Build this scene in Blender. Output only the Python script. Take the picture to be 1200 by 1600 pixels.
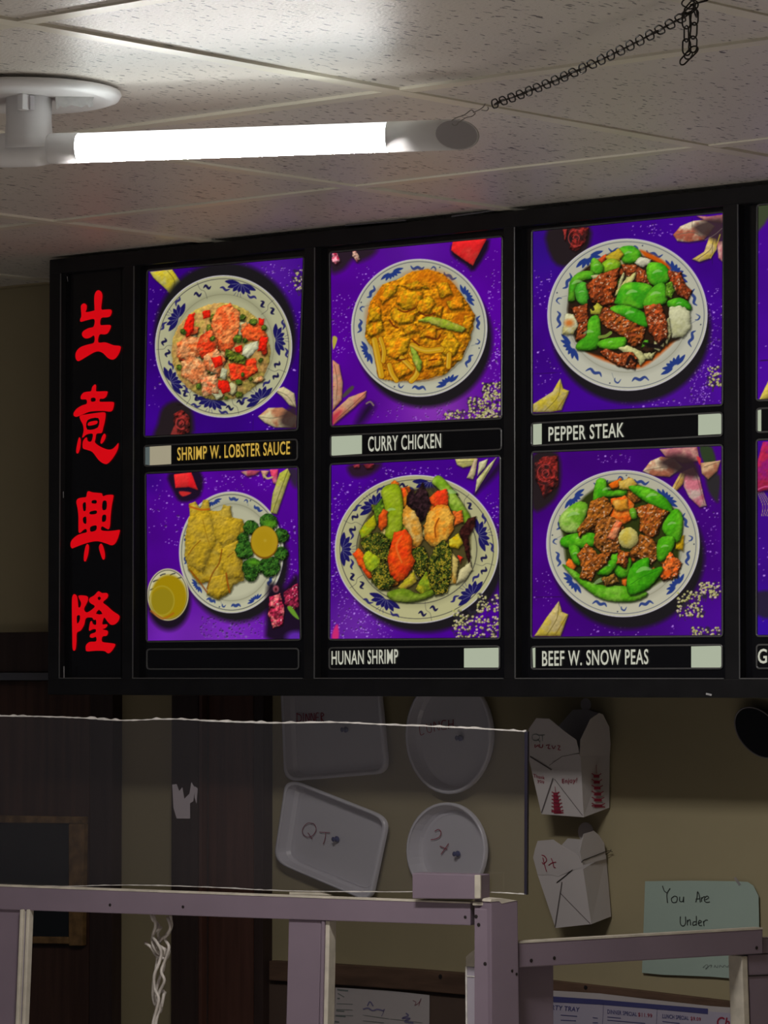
import bpy, bmesh, math, random
import numpy as np
from mathutils import Vector, Matrix
from mathutils.geometry import tessellate_polygon

random.seed(7)
for o in list(bpy.data.objects):
    bpy.data.objects.remove(o)
scene = bpy.context.scene
COL = scene.collection

# ------------------------------------------------------------------ camera
# long-lens phone shot: focal 5820 px on a 1600 px tall frame
F_PX = 5820.0
YAW = math.atan2(5820.0, 6655.0)
PITCH = math.atan2(256.0, 5820.0)
EYE = Vector((0.0, 0.0, 1.752))
FW = Vector((-math.sin(YAW) * math.cos(PITCH), math.cos(YAW) * math.cos(PITCH), math.sin(PITCH)))
RT = Vector((math.cos(YAW), math.sin(YAW), 0.0))
UP = RT.cross(FW)
cam_data = bpy.data.cameras.new('camera')
cam_data.sensor_fit = 'VERTICAL'
cam_data.sensor_height = 36.0
cam_data.lens = F_PX / 1600.0 * 36.0
cam_data.clip_start = 0.05
cam = bpy.data.objects.new('camera', cam_data)
COL.objects.link(cam)
m = Matrix((RT, UP, -FW)).transposed().to_4x4()
m.translation = EYE
cam.matrix_world = m
scene.camera = cam

# ------------------------------------------------------------------ world, exposure
world = bpy.data.worlds.new('room_ambience')
scene.world = world
world.use_nodes = True
bg = world.node_tree.nodes['Background']
bg.inputs['Color'].default_value = (0.80, 0.78, 0.86, 1)
bg.inputs['Strength'].default_value = 0.045
vs = scene.view_settings
vs.view_transform = 'Standard'
vs.look = 'None'
vs.exposure = 0.0
vs.gamma = 1.0
vs.use_curve_mapping = False
scene.display_settings.display_device = 'sRGB'
TUBE_STRIP = 600.0
FILL_POWER = 190.0             # added unseen spots; their floor bounce brightens the ceiling
TUBE_GLOW = 11.0

# ------------------------------------------------------------------ main distances (metres)
CEIL = 2.44
HC = CEIL - EYE.z       # ceiling above the eye
Y_BOARD = 4.245         # face of the menu board frame
Y_TRAY = Y_BOARD + 0.014
Y_WALL = 4.535
Y_PRINT = Y_TRAY - 0.0012


def ray(u, v):
    return FW + RT * ((u - 600.0) / F_PX) - UP * ((v - 800.0) / F_PX)


def on_y(u, v, y):
    d = ray(u, v)
    return EYE + d * (y / d.y)


def on_z(u, v, z):
    d = ray(u, v)
    return EYE + d * ((z - EYE.z) / d.z)


def on_plane(u, v, p, n):
    d = ray(u, v)
    return EYE + d * ((p - EYE).dot(n) / d.dot(n))


def srgb(c):
    r = []
    for x in c[:3]:
        x = x / 255.0
        r.append(x / 12.92 if x <= 0.04045 else ((x + 0.055) / 1.055) ** 2.4)
    return (r[0], r[1], r[2], 1.0)


# ------------------------------------------------------------------ materials
def material(name, col, rough=0.6, var=0.0, scale=20.0, bump=0.0, spec=0.4, metal=0.0,
             stretch=(1, 1, 1), col2=None):
    mt = bpy.data.materials.new(name)
    mt.use_nodes = True
    nt = mt.node_tree
    b = nt.nodes['Principled BSDF']
    b.inputs['Roughness'].default_value = rough
    b.inputs['Specular IOR Level'].default_value = spec
    b.inputs['Metallic'].default_value = metal
    c = (col[0], col[1], col[2], 1)
    b.inputs['Base Color'].default_value = c
    if var > 0 or bump > 0 or col2:
        tc = nt.nodes.new('ShaderNodeTexCoord')
        mp = nt.nodes.new('ShaderNodeMapping')
        mp.inputs['Scale'].default_value = stretch
        nz = nt.nodes.new('ShaderNodeTexNoise')
        nz.inputs['Scale'].default_value = scale
        nz.inputs['Detail'].default_value = 5
        nt.links.new(tc.outputs['Object'], mp.inputs['Vector'])
        nt.links.new(mp.outputs['Vector'], nz.inputs['Vector'])
        if var > 0 or col2:
            mx = nt.nodes.new('ShaderNodeMix')
            mx.data_type = 'RGBA'
            d = col2 if col2 else tuple(x * (1 - var) for x in col)
            mx.inputs['A'].default_value = c
            mx.inputs['B'].default_value = (d[0], d[1], d[2], 1)
            rp = nt.nodes.new('ShaderNodeValToRGB')
            rp.color_ramp.elements[0].position = 0.35
            rp.color_ramp.elements[1].position = 0.65
            nt.links.new(nz.outputs['Fac'], rp.inputs['Fac'])
            nt.links.new(rp.outputs['Color'], mx.inputs['Factor'])
            nt.links.new(mx.outputs['Result'], b.inputs['Base Color'])
        if bump > 0:
            bp = nt.nodes.new('ShaderNodeBump')
            bp.inputs['Strength'].default_value = bump
            bp.inputs['Distance'].default_value = 0.002
            nt.links.new(nz.outputs['Fac'], bp.inputs['Height'])
            nt.links.new(bp.outputs['Normal'], b.inputs['Normal'])
    return mt


def emitter(name, col, strength=1.0, rough=0.35):
    mt = bpy.data.materials.new(name)
    mt.use_nodes = True
    b = mt.node_tree.nodes['Principled BSDF']
    b.inputs['Base Color'].default_value = (0.01, 0.01, 0.01, 1)
    b.inputs['Roughness'].default_value = rough
    b.inputs['Specular IOR Level'].default_value = 0.2
    b.inputs['Emission Color'].default_value = (col[0], col[1], col[2], 1)
    b.inputs['Emission Strength'].default_value = strength
    return mt


def see_through(name, col, clear, rough=0.15, gloss=0.08):
    """thin clear plastic: part of the light passes, part is scattered and mirrored"""
    mt = bpy.data.materials.new(name)
    mt.use_nodes = True
    nt = mt.node_tree
    nt.nodes.remove(nt.nodes['Principled BSDF'])
    out = nt.nodes['Material Output']
    tr = nt.nodes.new('ShaderNodeBsdfTransparent')
    df = nt.nodes.new('ShaderNodeBsdfDiffuse')
    gl = nt.nodes.new('ShaderNodeBsdfGlossy')
    df.inputs['Color'].default_value = (col[0], col[1], col[2], 1)
    gl.inputs['Roughness'].default_value = rough
    gl.inputs['Color'].default_value = (1, 1, 1, 1)
    m1 = nt.nodes.new('ShaderNodeMixShader')
    m1.inputs['Fac'].default_value = clear
    nt.links.new(df.outputs[0], m1.inputs[1])
    nt.links.new(tr.outputs[0], m1.inputs[2])
    m2 = nt.nodes.new('ShaderNodeMixShader')
    m2.inputs['Fac'].default_value = gloss
    nt.links.new(m1.outputs[0], m2.inputs[1])
    nt.links.new(gl.outputs[0], m2.inputs[2])
    nt.links.new(m2.outputs[0], out.inputs['Surface'])
    return mt


def print_material(name):
    mt = emitter(name, (1, 1, 1), 1.0, 0.5)
    mt.node_tree.nodes['Principled BSDF'].inputs['Specular IOR Level'].default_value = 0.05
    mt.node_tree.nodes['Principled BSDF'].inputs['Base Color'].default_value = (0.003, 0.003, 0.003, 1)
    nt = mt.node_tree
    at = nt.nodes.new('ShaderNodeAttribute')
    at.attribute_name = 'ink'
    nt.links.new(at.outputs['Color'], nt.nodes['Principled BSDF'].inputs['Emission Color'])
    return mt


def tile_material():
    mt = material('mineral_fibre_tile', (0.62, 0.59, 0.56), 0.42, spec=0.5)
    nt = mt.node_tree
    b = nt.nodes['Principled BSDF']
    tc = nt.nodes.new('ShaderNodeTexCoord')
    oi = nt.nodes.new('ShaderNodeObjectInfo')
    ad = nt.nodes.new('ShaderNodeVectorMath')
    ml = nt.nodes.new('ShaderNodeMath')
    ml.operation = 'MULTIPLY'
    ml.inputs[1].default_value = 37.0
    nt.links.new(oi.outputs['Random'], ml.inputs[0])
    nt.links.new(tc.outputs['Object'], ad.inputs[0])
    nt.links.new(ml.outputs[0], ad.inputs[1])
    mp = nt.nodes.new('ShaderNodeMapping')
    mp.inputs['Rotation'].default_value = (0, 0, 0.72)
    mp.inputs['Scale'].default_value = (1.0, 0.33, 1.0)
    nt.links.new(ad.outputs[0], mp.inputs['Vector'])
    n1 = nt.nodes.new('ShaderNodeTexNoise')
    n1.inputs['Scale'].default_value = 190
    n1.inputs['Detail'].default_value = 2
    nt.links.new(mp.outputs[0], n1.inputs['Vector'])
    r1 = nt.nodes.new('ShaderNodeValToRGB')
    r1.color_ramp.elements[0].position = 0.635
    r1.color_ramp.elements[0].color = (0, 0, 0, 1)
    r1.color_ramp.elements[1].position = 0.675
    r1.color_ramp.elements[1].color = (1, 1, 1, 1)
    nt.links.new(n1.outputs['Fac'], r1.inputs['Fac'])
    n2 = nt.nodes.new('ShaderNodeTexNoise')
    n2.inputs['Scale'].default_value = 260
    n2.inputs['Detail'].default_value = 3
    nt.links.new(ad.outputs[0], n2.inputs['Vector'])
    n3 = nt.nodes.new('ShaderNodeTexNoise')
    n3.inputs['Scale'].default_value = 3
    nt.links.new(ad.outputs[0], n3.inputs['Vector'])
    stain = nt.nodes.new('ShaderNodeMix')
    stain.data_type = 'RGBA'
    stain.inputs['A'].default_value = (0.76, 0.72, 0.67, 1)
    stain.inputs['B'].default_value = (0.66, 0.60, 0.53, 1)
    nt.links.new(n3.outputs['Fac'], stain.inputs['Factor'])
    mx = nt.nodes.new('ShaderNodeMix')
    mx.data_type = 'RGBA'
    mx.inputs['B'].default_value = (0.10, 0.09, 0.085, 1)
    nt.links.new(stain.outputs['Result'], mx.inputs['A'])
    nt.links.new(r1.outputs['Color'], mx.inputs['Factor'])
    nt.links.new(mx.outputs['Result'], b.inputs['Base Color'])
    bp = nt.nodes.new('ShaderNodeBump')
    bp.inputs['Strength'].default_value = 0.55
    bp.inputs['Distance'].default_value = 0.0015
    nt.links.new(n2.outputs['Fac'], bp.inputs['Height'])
    nt.links.new(bp.outputs['Normal'], b.inputs['Normal'])
    return mt


M = {
    'wall': material('olive_tan_paint', (0.385, 0.325, 0.195), 0.7, 0.12, 2.2, 0.15, 0.3),
    'tile': tile_material(),
    'grid': material('cream_grid_enamel', (0.82, 0.77, 0.64), 0.4, 0.12, 6),
    'plenum': material('plenum_dark', (0.03, 0.03, 0.03), 0.9),
    'floor': material('beige_floor_tile', (0.47, 0.44, 0.41), 0.6, 0.2, 5),
    'black': material('black_sign_plastic', (0.0125, 0.0120, 0.0135), 0.4, 0.3, 30, 0.0, 0.35),
    'blackgloss': material('black_gloss_acrylic', (0.0065, 0.0065, 0.0085), 0.22, spec=0.4),
    'bezel': material('dark_grey_lip', (0.11, 0.11, 0.112), 0.3, spec=0.6),  # grey raised so the lip carries the edge highlight
    'scuff': material('bare_metal_scuff', (0.55, 0.55, 0.56), 0.4, 0.4, 80),
    'red': emitter('red_backlit_vinyl', srgb((205, 2, 14)), 1.0),
    'white_lit': emitter('white_backlit_strip', srgb((168, 176, 154)), 1.0),
    'warm_lit': emitter('warm_backlit_strip', srgb((158, 150, 126)), 1.0),
    'grey_lit': emitter('dim_backlit_strip', srgb((82, 92, 92)), 1.0),
    'letter_white': emitter('white_lettering', srgb((186, 186, 170)), 1.0),
    'letter_gold': emitter('gold_lettering', srgb((196, 160, 66)), 1.0),
    'print': print_material('backlit_print'),
    'fixture': material('white_fixture_plastic', (0.82, 0.80, 0.80), 0.42, 0.06, 12),
    'capend': material('grey_cap_plastic', (0.50, 0.47, 0.49), 0.45),
    'glow': emitter('diffuser_glow', (0.93, 1.0, 0.98), TUBE_GLOW),
    'glowback': emitter('diffuser_glow_back', (0.98, 1.0, 0.96), TUBE_GLOW * 0.35),
    'glowtop': emitter('diffuser_glow_top', (0.95, 1.0, 0.98), TUBE_GLOW * 0.16),
    'strip': emitter('led_strip_side', (1.0, 0.97, 0.93), TUBE_STRIP),
    'foam': material('torn_foam', (0.7, 0.69, 0.67), 0.9, 0.2, 60, 0.4),
    'chain': material('dark_bronze_wire', (0.045, 0.038, 0.033), 0.4, metal=0.6),
    'wire': material('bright_wire', (0.35, 0.33, 0.31), 0.35, metal=0.8),
    'paint': material('lilac_white_paint', (0.235, 0.180, 0.228), 0.5, 0.10, 9, 0.25),
    'rawedge': material('cream_worn_edge', (0.66, 0.60, 0.50), 0.7, 0.25, 40),
    'screw': material('dark_screw', (0.03, 0.024, 0.024), 0.5, metal=0.4),
    'acrylic': see_through('clear_acrylic', (0.50, 0.46, 0.50), 0.962, 0.06, 0.045),
    'acryedge': material('chipped_acrylic_edge', (0.80, 0.76, 0.72), 0.5, 0.3, 90),
    'acryside': material('dark_acrylic_edge', (0.022, 0.019, 0.034), 0.4),
    'residue': see_through('tape_residue', (0.34, 0.30, 0.33), 0.48, 0.5, 0.03),
    'poly': see_through('frosted_polypropylene', (0.74, 0.71, 0.78), 0.18, 0.22, 0.05),
    'polyrim': see_through('frosted_rim', (0.80, 0.77, 0.84), 0.20, 0.2, 0.06),
    'board': material('white_paperboard', (0.60, 0.55, 0.545), 0.55, 0.04, 6, spec=0.3),
    'crease': material('paperboard_crease', (0.12, 0.10, 0.10), 0.8),
    'redink': material('red_ink', (0.30, 0.02, 0.05), 0.6),
    'pinkink': material('faded_red_ink', (0.26, 0.06, 0.10), 0.6),
    'blueink': material('blue_ink', (0.06, 0.07, 0.20), 0.6),
    'stamp': material('faded_stamp_ink', (0.20, 0.18, 0.32), 0.7),
    'blackink': material('black_marker', (0.022, 0.026, 0.024), 0.6),
    'greyink': material('grey_pencil', (0.19, 0.22, 0.21), 0.7),
    'greenpaper': material('pale_green_paper', (0.40, 0.50, 0.44), 0.75, 0.06, 5, spec=0.2),
    'paper': material('white_paper', (0.52, 0.47, 0.47), 0.75, 0.08, 6, spec=0.2),
    'flyer': material('lilac_flyer_paper', (0.44, 0.40, 0.50), 0.6, 0.05, 6),
    'navy': material('navy_print', (0.06, 0.06, 0.19), 0.6),
    'door': material('dark_brown_door', (0.085, 0.042, 0.030), 0.5, 0.35, 5, 0.1, 0.3, stretch=(14, 14, 1)),
    'redwood': material('reddish_brown_wood', (0.115, 0.050, 0.036), 0.45, 0.35, 5, 0.1, 0.3, stretch=(14, 14, 1)),
    'darkwood': material('very_dark_wood', (0.050, 0.030, 0.026), 0.5, 0.3, 5, 0.1, 0.3, stretch=(14, 14, 1)),
    'goldwood': material('worn_gold_frame', (0.30, 0.17, 0.065), 0.5, 0.5, 50, 0.3),
    'batten': material('brown_batten', (0.15, 0.085, 0.055), 0.6, 0.45, 6, 0.2, stretch=(1.5, 1.5, 9)),
    'panel': material('brown_hardboard', (0.115, 0.075, 0.058), 0.6, 0.2, 5),
    'darkglass': material('dark_glass', (0.010, 0.013, 0.014), 0.08, spec=0.5),
    'greymetal': material('grey_metal', (0.13, 0.13, 0.15), 0.45, metal=0.3),
    'blackdisc': material('black_disc_gloss', (0.004, 0.004, 0.006), 0.3),
    'rim': material('grey_disc_rim', (0.22, 0.20, 0.21), 0.4),
    'cable': material('frosted_cable', (0.66, 0.60, 0.55), 0.3, 0.2, 60),
    'trimline': material('dark_wall_angle', (0.03, 0.028, 0.024), 0.6),
    'clip': material('clear_holder', (0.40, 0.36, 0.42), 0.3),
}

# ------------------------------------------------------------------ object helpers
WORLD_LOC = {}


def group_root(name, loc, label=None, cat=None, group=None, kind=None):
    o = bpy.data.objects.new(name, None)
    o.empty_display_size = 0.05
    o.location = loc
    COL.objects.link(o)
    WORLD_LOC[o.name] = Vector(loc)
    tag(o, label, cat, group, kind)
    return o


def tag(o, label=None, cat=None, group=None, kind=None):
    if label:
        o['label'] = label
    if cat:
        o['category'] = cat
    if group:
        o['group'] = group
    if kind:
        o['kind'] = kind
    return o


def mesh_obj(name, verts, faces, mat, parent=None, smooth=False, mats=None, fmat=None, bevel=0.0, origin=None):
    verts = [Vector(v) for v in verts]
    if origin is None:
        lo = Vector((min(v.x for v in verts), min(v.y for v in verts), min(v.z for v in verts)))
        hi = Vector((max(v.x for v in verts), max(v.y for v in verts), max(v.z for v in verts)))
        origin = (lo + hi) / 2
    me = bpy.data.meshes.new(name)
    me.from_pydata([tuple(v - origin) for v in verts], [], faces)
    for mm in (mats or [mat]):
        me.materials.append(mm)
    if fmat:
        me.polygons.foreach_set('material_index', fmat)
    bm = bmesh.new()
    bm.from_mesh(me)
    if bevel > 0:
        bmesh.ops.remove_doubles(bm, verts=bm.verts, dist=1e-6)
        bmesh.ops.bevel(bm, geom=[e for e in bm.edges], offset=bevel, segments=2, affect='EDGES', profile=0.6)
    bmesh.ops.recalc_face_normals(bm, faces=bm.faces)
    bm.to_mesh(me)
    bm.free()
    if smooth:
        me.polygons.foreach_set('use_smooth', [True] * len(me.polygons))
    me.update()
    o = bpy.data.objects.new(name, me)
    COL.objects.link(o)
    WORLD_LOC[o.name] = Vector(origin)
    if parent is not None:
        o.parent = parent
        o.location = Vector(origin) - WORLD_LOC[parent.name]
    else:
        o.location = origin
    return o


BOXF = [(0, 1, 2, 3), (7, 6, 5, 4), (0, 4, 5, 1), (1, 5, 6, 2), (2, 6, 7, 3), (3, 7, 4, 0)]


def prism(name, front, back, mat, parent=None, bevel=0.0):
    """closed solid between two outlines with the same number of points"""
    n = len(front)
    faces = [tuple(range(n)), tuple(range(2 * n - 1, n - 1, -1))]
    for i in range(n):
        j = (i + 1) % n
        faces.append((i, i + n, j + n, j))
    return mesh_obj(name, list(front) + list(back), faces, mat, parent, bevel=bevel)


def wall_slab(name, pts, y0, y1, mat, parent=None, bevel=0.0):
    """outline given in photo pixels, laid on the plane y0 facing the room, y1 behind it"""
    f = [on_y(u, v, y0) for u, v in pts]
    b = [Vector((p.x, y1, p.z)) for p in f]
    return prism(name, f, b, mat, parent, bevel)


def box(name, lo, hi, mat, parent=None, bevel=0.0):
    x0, y0, z0 = lo
    x1, y1, z1 = hi
    v = [(x0, y0, z0), (x1, y0, z0), (x1, y0, z1), (x0, y0, z1), (x0, y1, z0), (x1, y1, z0), (x1, y1, z1), (x0, y1, z1)]
    return mesh_obj(name, v, BOXF, mat, parent, bevel=bevel)


def sweep(points, radius, sides=8, closed=False):
    pts = [Vector(p) for p in points]
    n = len(pts)
    rad = radius if isinstance(radius, (list, tuple)) else [radius] * n
    verts, faces = [], []
    prev = None
    for i, p in enumerate(pts):
        if closed:
            t = pts[(i + 1) % n] - pts[i - 1]
        else:
            t = pts[min(i + 1, n - 1)] - pts[max(i - 1, 0)]
        t.normalize()
        if prev is None:
            a = t.cross(Vector((0, 0, 1)))
            if a.length < 1e-3:
                a = t.cross(Vector((1, 0, 0)))
            a.normalize()
        else:
            a = prev - t * prev.dot(t)
            if a.length < 1e-6:
                a = t.cross(Vector((0, 0, 1)))
            a.normalize()
        prev = a
        b = t.cross(a)
        for k in range(sides):
            th = 2 * math.pi * k / sides
            verts.append(p + (a * math.cos(th) + b * math.sin(th)) * rad[i])
    rings = n if closed else n - 1
    for i in range(rings):
        i2 = (i + 1) % n
        for k in range(sides):
            k2 = (k + 1) % sides
            faces.append((i * sides + k, i * sides + k2, i2 * sides + k2, i2 * sides + k))
    if not closed:
        faces.append(tuple(range(sides - 1, -1, -1)))
        faces.append(tuple((n - 1) * sides + k for k in range(sides)))
    return verts, faces


def merge(parts):
    V, Fc = [], []
    for v, f in parts:
        o = len(V)
        V += list(v)
        Fc += [tuple(i + o for i in q) for q in f]
    return V, Fc


def spline(pts, closed=True, sub=4):
    pts = [tuple(p) for p in pts]
    n = len(pts)
    out = []
    rng = range(n) if closed else range(n - 1)
    for i in rng:
        if closed:
            p0, p1, p2, p3 = pts[i - 1], pts[i], pts[(i + 1) % n], pts[(i + 2) % n]
        else:
            p0, p1, p2, p3 = pts[max(i - 1, 0)], pts[i], pts[i + 1], pts[min(i + 2, n - 1)]
        for k in range(sub):
            t = k / sub
            t2, t3 = t * t, t * t * t
            out.append(tuple(0.5 * (2 * b + (c - a) * t + (2 * a - 5 * b + 4 * c - d) * t2 + (3 * b - a - 3 * c + d) * t3)
                             for a, b, c, d in zip(p0, p1, p2, p3)))
    if not closed:
        out.append(pts[-1])
    return out


def strokes(name, lines, surf, width_px, mat, parent, smooth=True):
    """pen strokes in photo pixels laid as thin ribbons on a surface"""
    V, Fc = [], []
    for ln in lines:
        w = width_px
        if isinstance(ln, dict):
            w = ln['w']
            ln = ln['p']
        p = spline(ln, False, 4) if smooth and len(ln) > 2 else ln
        n = len(p)
        base = len(V)
        for i in range(n):
            a = p[max(i - 1, 0)]
            b = p[min(i + 1, n - 1)]
            dx, dy = b[0] - a[0], b[1] - a[1]
            L = math.hypot(dx, dy) or 1.0
            nx, ny = -dy / L * w / 2, dx / L * w / 2
            V.append(surf(p[i][0] + nx, p[i][1] + ny))
            V.append(surf(p[i][0] - nx, p[i][1] - ny))
        for i in range(n - 1):
            k = base + 2 * i
            Fc.append((k, k + 1, k + 3, k + 2))
    return mesh_obj(name, V, Fc, mat, parent)


def round_pts(cx, cy, rx, ry, n=40):
    return [(cx + rx * math.cos(2 * math.pi * k / n), cy + ry * math.sin(2 * math.pi * k / n)) for k in range(n)]


def text_mesh(body, bold=0.0, shear=0.0):
    cu = bpy.data.curves.new('lettering_source', 'FONT')
    cu.body = body
    cu.offset = bold
    cu.shear = shear
    cu.resolution_u = 3
    cu.space_character = 1.08
    ob = bpy.data.objects.new('lettering_source', cu)
    COL.objects.link(ob)
    bpy.context.view_layer.update()
    dg = bpy.context.evaluated_depsgraph_get()
    me = bpy.data.meshes.new_from_object(ob.evaluated_get(dg))
    vs_ = [(v.co.x, v.co.y) for v in me.vertices]
    fs = [tuple(p.vertices) for p in me.polygons]
    bpy.data.objects.remove(ob)
    bpy.data.curves.remove(cu)
    bpy.data.meshes.remove(me)
    xs = [v[0] for v in vs_]
    ys = [v[1] for v in vs_]
    x0, x1, y0, y1 = min(xs), max(xs), min(ys), max(ys)
    return [((x - x0) / (x1 - x0), (y - y0) / (y1 - y0)) for x, y in vs_], fs


def lettering(name, body, quad, surf, mat, parent, bold=0.02, shear=0.0):
    """quad = top-left, top-right, bottom-right, bottom-left in photo pixels"""
    vs_, fs = text_mesh(body, bold, shear)
    tl, tr, br, bl = quad
    V = []
    for s, t in vs_:
        u = (bl[0] * (1 - s) + br[0] * s) * (1 - t) + (tl[0] * (1 - s) + tr[0] * s) * t
        v = (bl[1] * (1 - s) + br[1] * s) * (1 - t) + (tl[1] * (1 - s) + tr[1] * s) * t
        V.append(surf(u, v))
    return mesh_obj(name, V, fs, mat, parent)


def filled(name, loops, surf, mat, parent):
    """flat shape with holes: first loop is the outline, the others holes (photo pixels)"""
    loops3 = [[Vector((p[0], p[1], 0)) for p in lp] for lp in loops]
    tri = tessellate_polygon(loops3)
    flat = [p for lp in loops for p in lp]
    return mesh_obj(name, [surf(u, v) for u, v in flat], [tuple(t) for t in tri], mat, parent)


# ================================================================== THE ROOM
X0, X1 = -6.6, 1.2
wall = box('wall_back', (X0, Y_WALL, 0), (X1, Y_WALL + 0.12, CEIL + 0.05), M['wall'])
tag(wall, 'olive tan painted back wall behind the menu board', 'wall', kind='structure')
floor = box('floor', (X0, -0.6, -0.05), (X1, Y_WALL + 0.12, 0), M['floor'])
tag(floor, 'beige tiled floor of the dining side', 'floor', kind='structure')

ceil = box('ceiling', (X0, -0.6, CEIL + 0.045), (X1, Y_WALL + 0.12, CEIL + 0.06), M['plenum'])
tag(ceil, 'suspended ceiling of speckled tiles in a cream grid', 'ceiling', kind='structure')
SP = 0.613
GX = -2.866
GY = 2.690
xs = [GX + SP * k for k in range(-6, 7) if X0 <= GX + SP * k <= X1]
ys = [GY + SP * k for k in range(-5, 3) if -0.6 <= GY + SP * k < Y_WALL]
xs = [X0] + xs + [X1] if xs[0] - X0 > 0.05 else xs + [X1]
ys = [-0.6] + ys + [Y_WALL]
tile_cache = {}


def add_tile(x0, x1, y0, y1):
    key = (round(x1 - x0, 3), round(y1 - y0, 3))
    dz = random.uniform(0.0, 0.0022)
    c = Vector(((x0 + x1) / 2, (y0 + y1) / 2, CEIL + 0.0102 + dz))
    if key not in tile_cache:
        o = box('ceiling_tile', (x0 + 0.002, y0 + 0.002, CEIL + 0.0022), (x1 - 0.002, y1 - 0.002, CEIL + 0.0182), M['tile'], ceil)
        o.location.z += dz
        tile_cache[key] = o.data
        return o
    o = bpy.data.objects.new('ceiling_tile', tile_cache[key])
    COL.objects.link(o)
    o.parent = ceil
    o.location = c - WORLD_LOC[ceil.name]
    return o


for i in range(len(xs) - 1):
    for j in range(len(ys) - 1):
        add_tile(xs[i], xs[i + 1], ys[j], ys[j + 1])
for x in xs[1:-1]:
    box('grid_bar', (x - 0.012, -0.6, CEIL), (x + 0.012, Y_WALL, CEIL + 0.005), M['grid'], ceil)
for y in ys[1:-1]:
    for i in range(len(xs) - 1):
        box('grid_bar', (xs[i] + 0.012, y - 0.012, CEIL + 0.0004), (xs[i + 1] - 0.012, y + 0.012, CEIL + 0.0054), M['grid'], ceil)
# wall angle that closes the ceiling against the wall
pz = on_y(0, 426, Y_WALL).z
tr = box('trim_1', (X0, Y_WALL - 0.022, pz - 0.004), (X1, Y_WALL, CEIL), M['wall'])
tag(tr, 'olive moulding strip where the back wall meets the ceiling', 'trim', kind='structure')
box('dark_line', (X0, Y_WALL - 0.026, pz - 0.004), (X1, Y_WALL - 0.001, pz + 0.001), M['trimline'], tr)  # dark lower edge of the wall angle

# added fill spots in can rings, out of view; floor bounce brightens the ceiling
for k, (x, y) in enumerate(((-3.5, 2.35), (-2.45, 2.3), (-1.4, 2.35))):
    c = Vector((x, y, CEIL + 0.004))
    ringv, ringf = [], []
    for rr, zz in ((0.085, 0.0), (0.085, -0.006), (0.070, -0.008), (0.062, 0.030)):
        for q in range(24):
            a = 2 * math.pi * q / 24
            ringv.append(c + Vector((rr * math.cos(a), rr * math.sin(a), zz)))
    for i in range(3):
        for q in range(24):
            ringf.append((i * 24 + q, i * 24 + (q + 1) % 24, (i + 1) * 24 + (q + 1) % 24, (i + 1) * 24 + q))
    o = mesh_obj('added_fill_ring', ringv, ringf, M['fixture'], ceil, True)
    ld = bpy.data.lights.new('added_fill_spot', 'SPOT')
    ld.energy = FILL_POWER
    ld.spot_size = math.radians(64)
    ld.spot_blend = 0.35
    ld.shadow_soft_size = 0.05
    ld.color = (1.0, 0.97, 0.93)
    lo = bpy.data.objects.new('added_fill_spot', ld)
    COL.objects.link(lo)
    lo.parent = ceil
    lo.location = Vector((x, y, CEIL - 0.012)) - WORLD_LOC[ceil.name]

# ------------------------------------------------------------------ doors on the back wall
door = group_root('door_1', on_y(60, 1600, Y_WALL) * 1.0, 'dark brown door with a small gold framed window, left of the tan wall strip', 'door', kind='structure')


def down(u, y, z=0.02):
    p = on_y(u, 1590, y)
    return Vector((p.x, y, z))


def post_slab(name, u0, u1, vtop, y0, y1, mat, parent, bevel=0.002):
    a = on_y(u0, vtop, y0)
    b = on_y(u1, vtop, y0)
    return box(name, (a.x, y0, 0.0), (b.x, y1, (a.z + b.z) / 2), mat, parent, bevel)


post_slab('door_leaf', -560, 141, 1063, Y_WALL - 0.012, Y_WALL, M['door'], door)
post_slab('casing', 141, 176, 1052, Y_WALL - 0.024, Y_WALL, M['darkwood'], door)
post_slab('casing', -600, -560, 1052, Y_WALL - 0.024, Y_WALL, M['darkwood'], door)
a = on_y(-600, 986, Y_WALL - 0.024)
b = on_y(176, 986, Y_WALL - 0.024)
c = on_y(40, 1051, Y_WALL - 0.024)
box('header_casing', (a.x, Y_WALL - 0.024, c.z), (b.x, Y_WALL, b.z), M['darkwood'], door, 0.003)
c2 = on_y(40, 1063, Y_WALL - 0.020)
box('closer_rail', (a.x + 0.05, Y_WALL - 0.034, c2.z), (on_y(141, 1063, Y_WALL).x, Y_WALL - 0.002, c.z), M['greymetal'], door, 0.001)
yf = Y_WALL - 0.024


def frame_bar(pts):
    return wall_slab('window_frame', pts, yf, Y_WALL - 0.013, M['goldwood'], door, 0.002)


frame_bar([(-150, 1272), (131, 1276), (131, 1287), (-150, 1284)])
frame_bar([(107, 1287), (131, 1287), (128, 1478), (107, 1478)])
frame_bar([(-150, 1461), (107, 1464), (107, 1475), (-150, 1472)])
frame_bar([(-172, 1272), (-150, 1272), (-150, 1475), (-172, 1475)])
wall_slab('window_glass', [(-150, 1284), (107, 1287), (107, 1464), (-150, 1461)], Y_WALL - 0.018, Y_WALL - 0.013, M['darkglass'], door)

door2 = group_root('door_2', down(340, Y_WALL), 'reddish brown door with a wide wooden casing between two strips of tan wall', 'door', kind='structure')
post_slab('casing', 268, 310, 1040, Y_WALL - 0.022, Y_WALL, M['darkwood'], door2)
post_slab('door_stop', 311, 316, 1040, Y_WALL - 0.028, Y_WALL, M['redwood'], door2, 0.001)
post_slab('casing', 317, 325, 1040, Y_WALL - 0.016, Y_WALL, M['darkwood'], door2)
post_slab('door_leaf', 326, 396, 1040, Y_WALL - 0.014, Y_WALL, M['redwood'], door2)
post_slab('casing', 397, 411, 1040, Y_WALL - 0.024, Y_WALL, M['darkwood'], door2)

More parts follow.
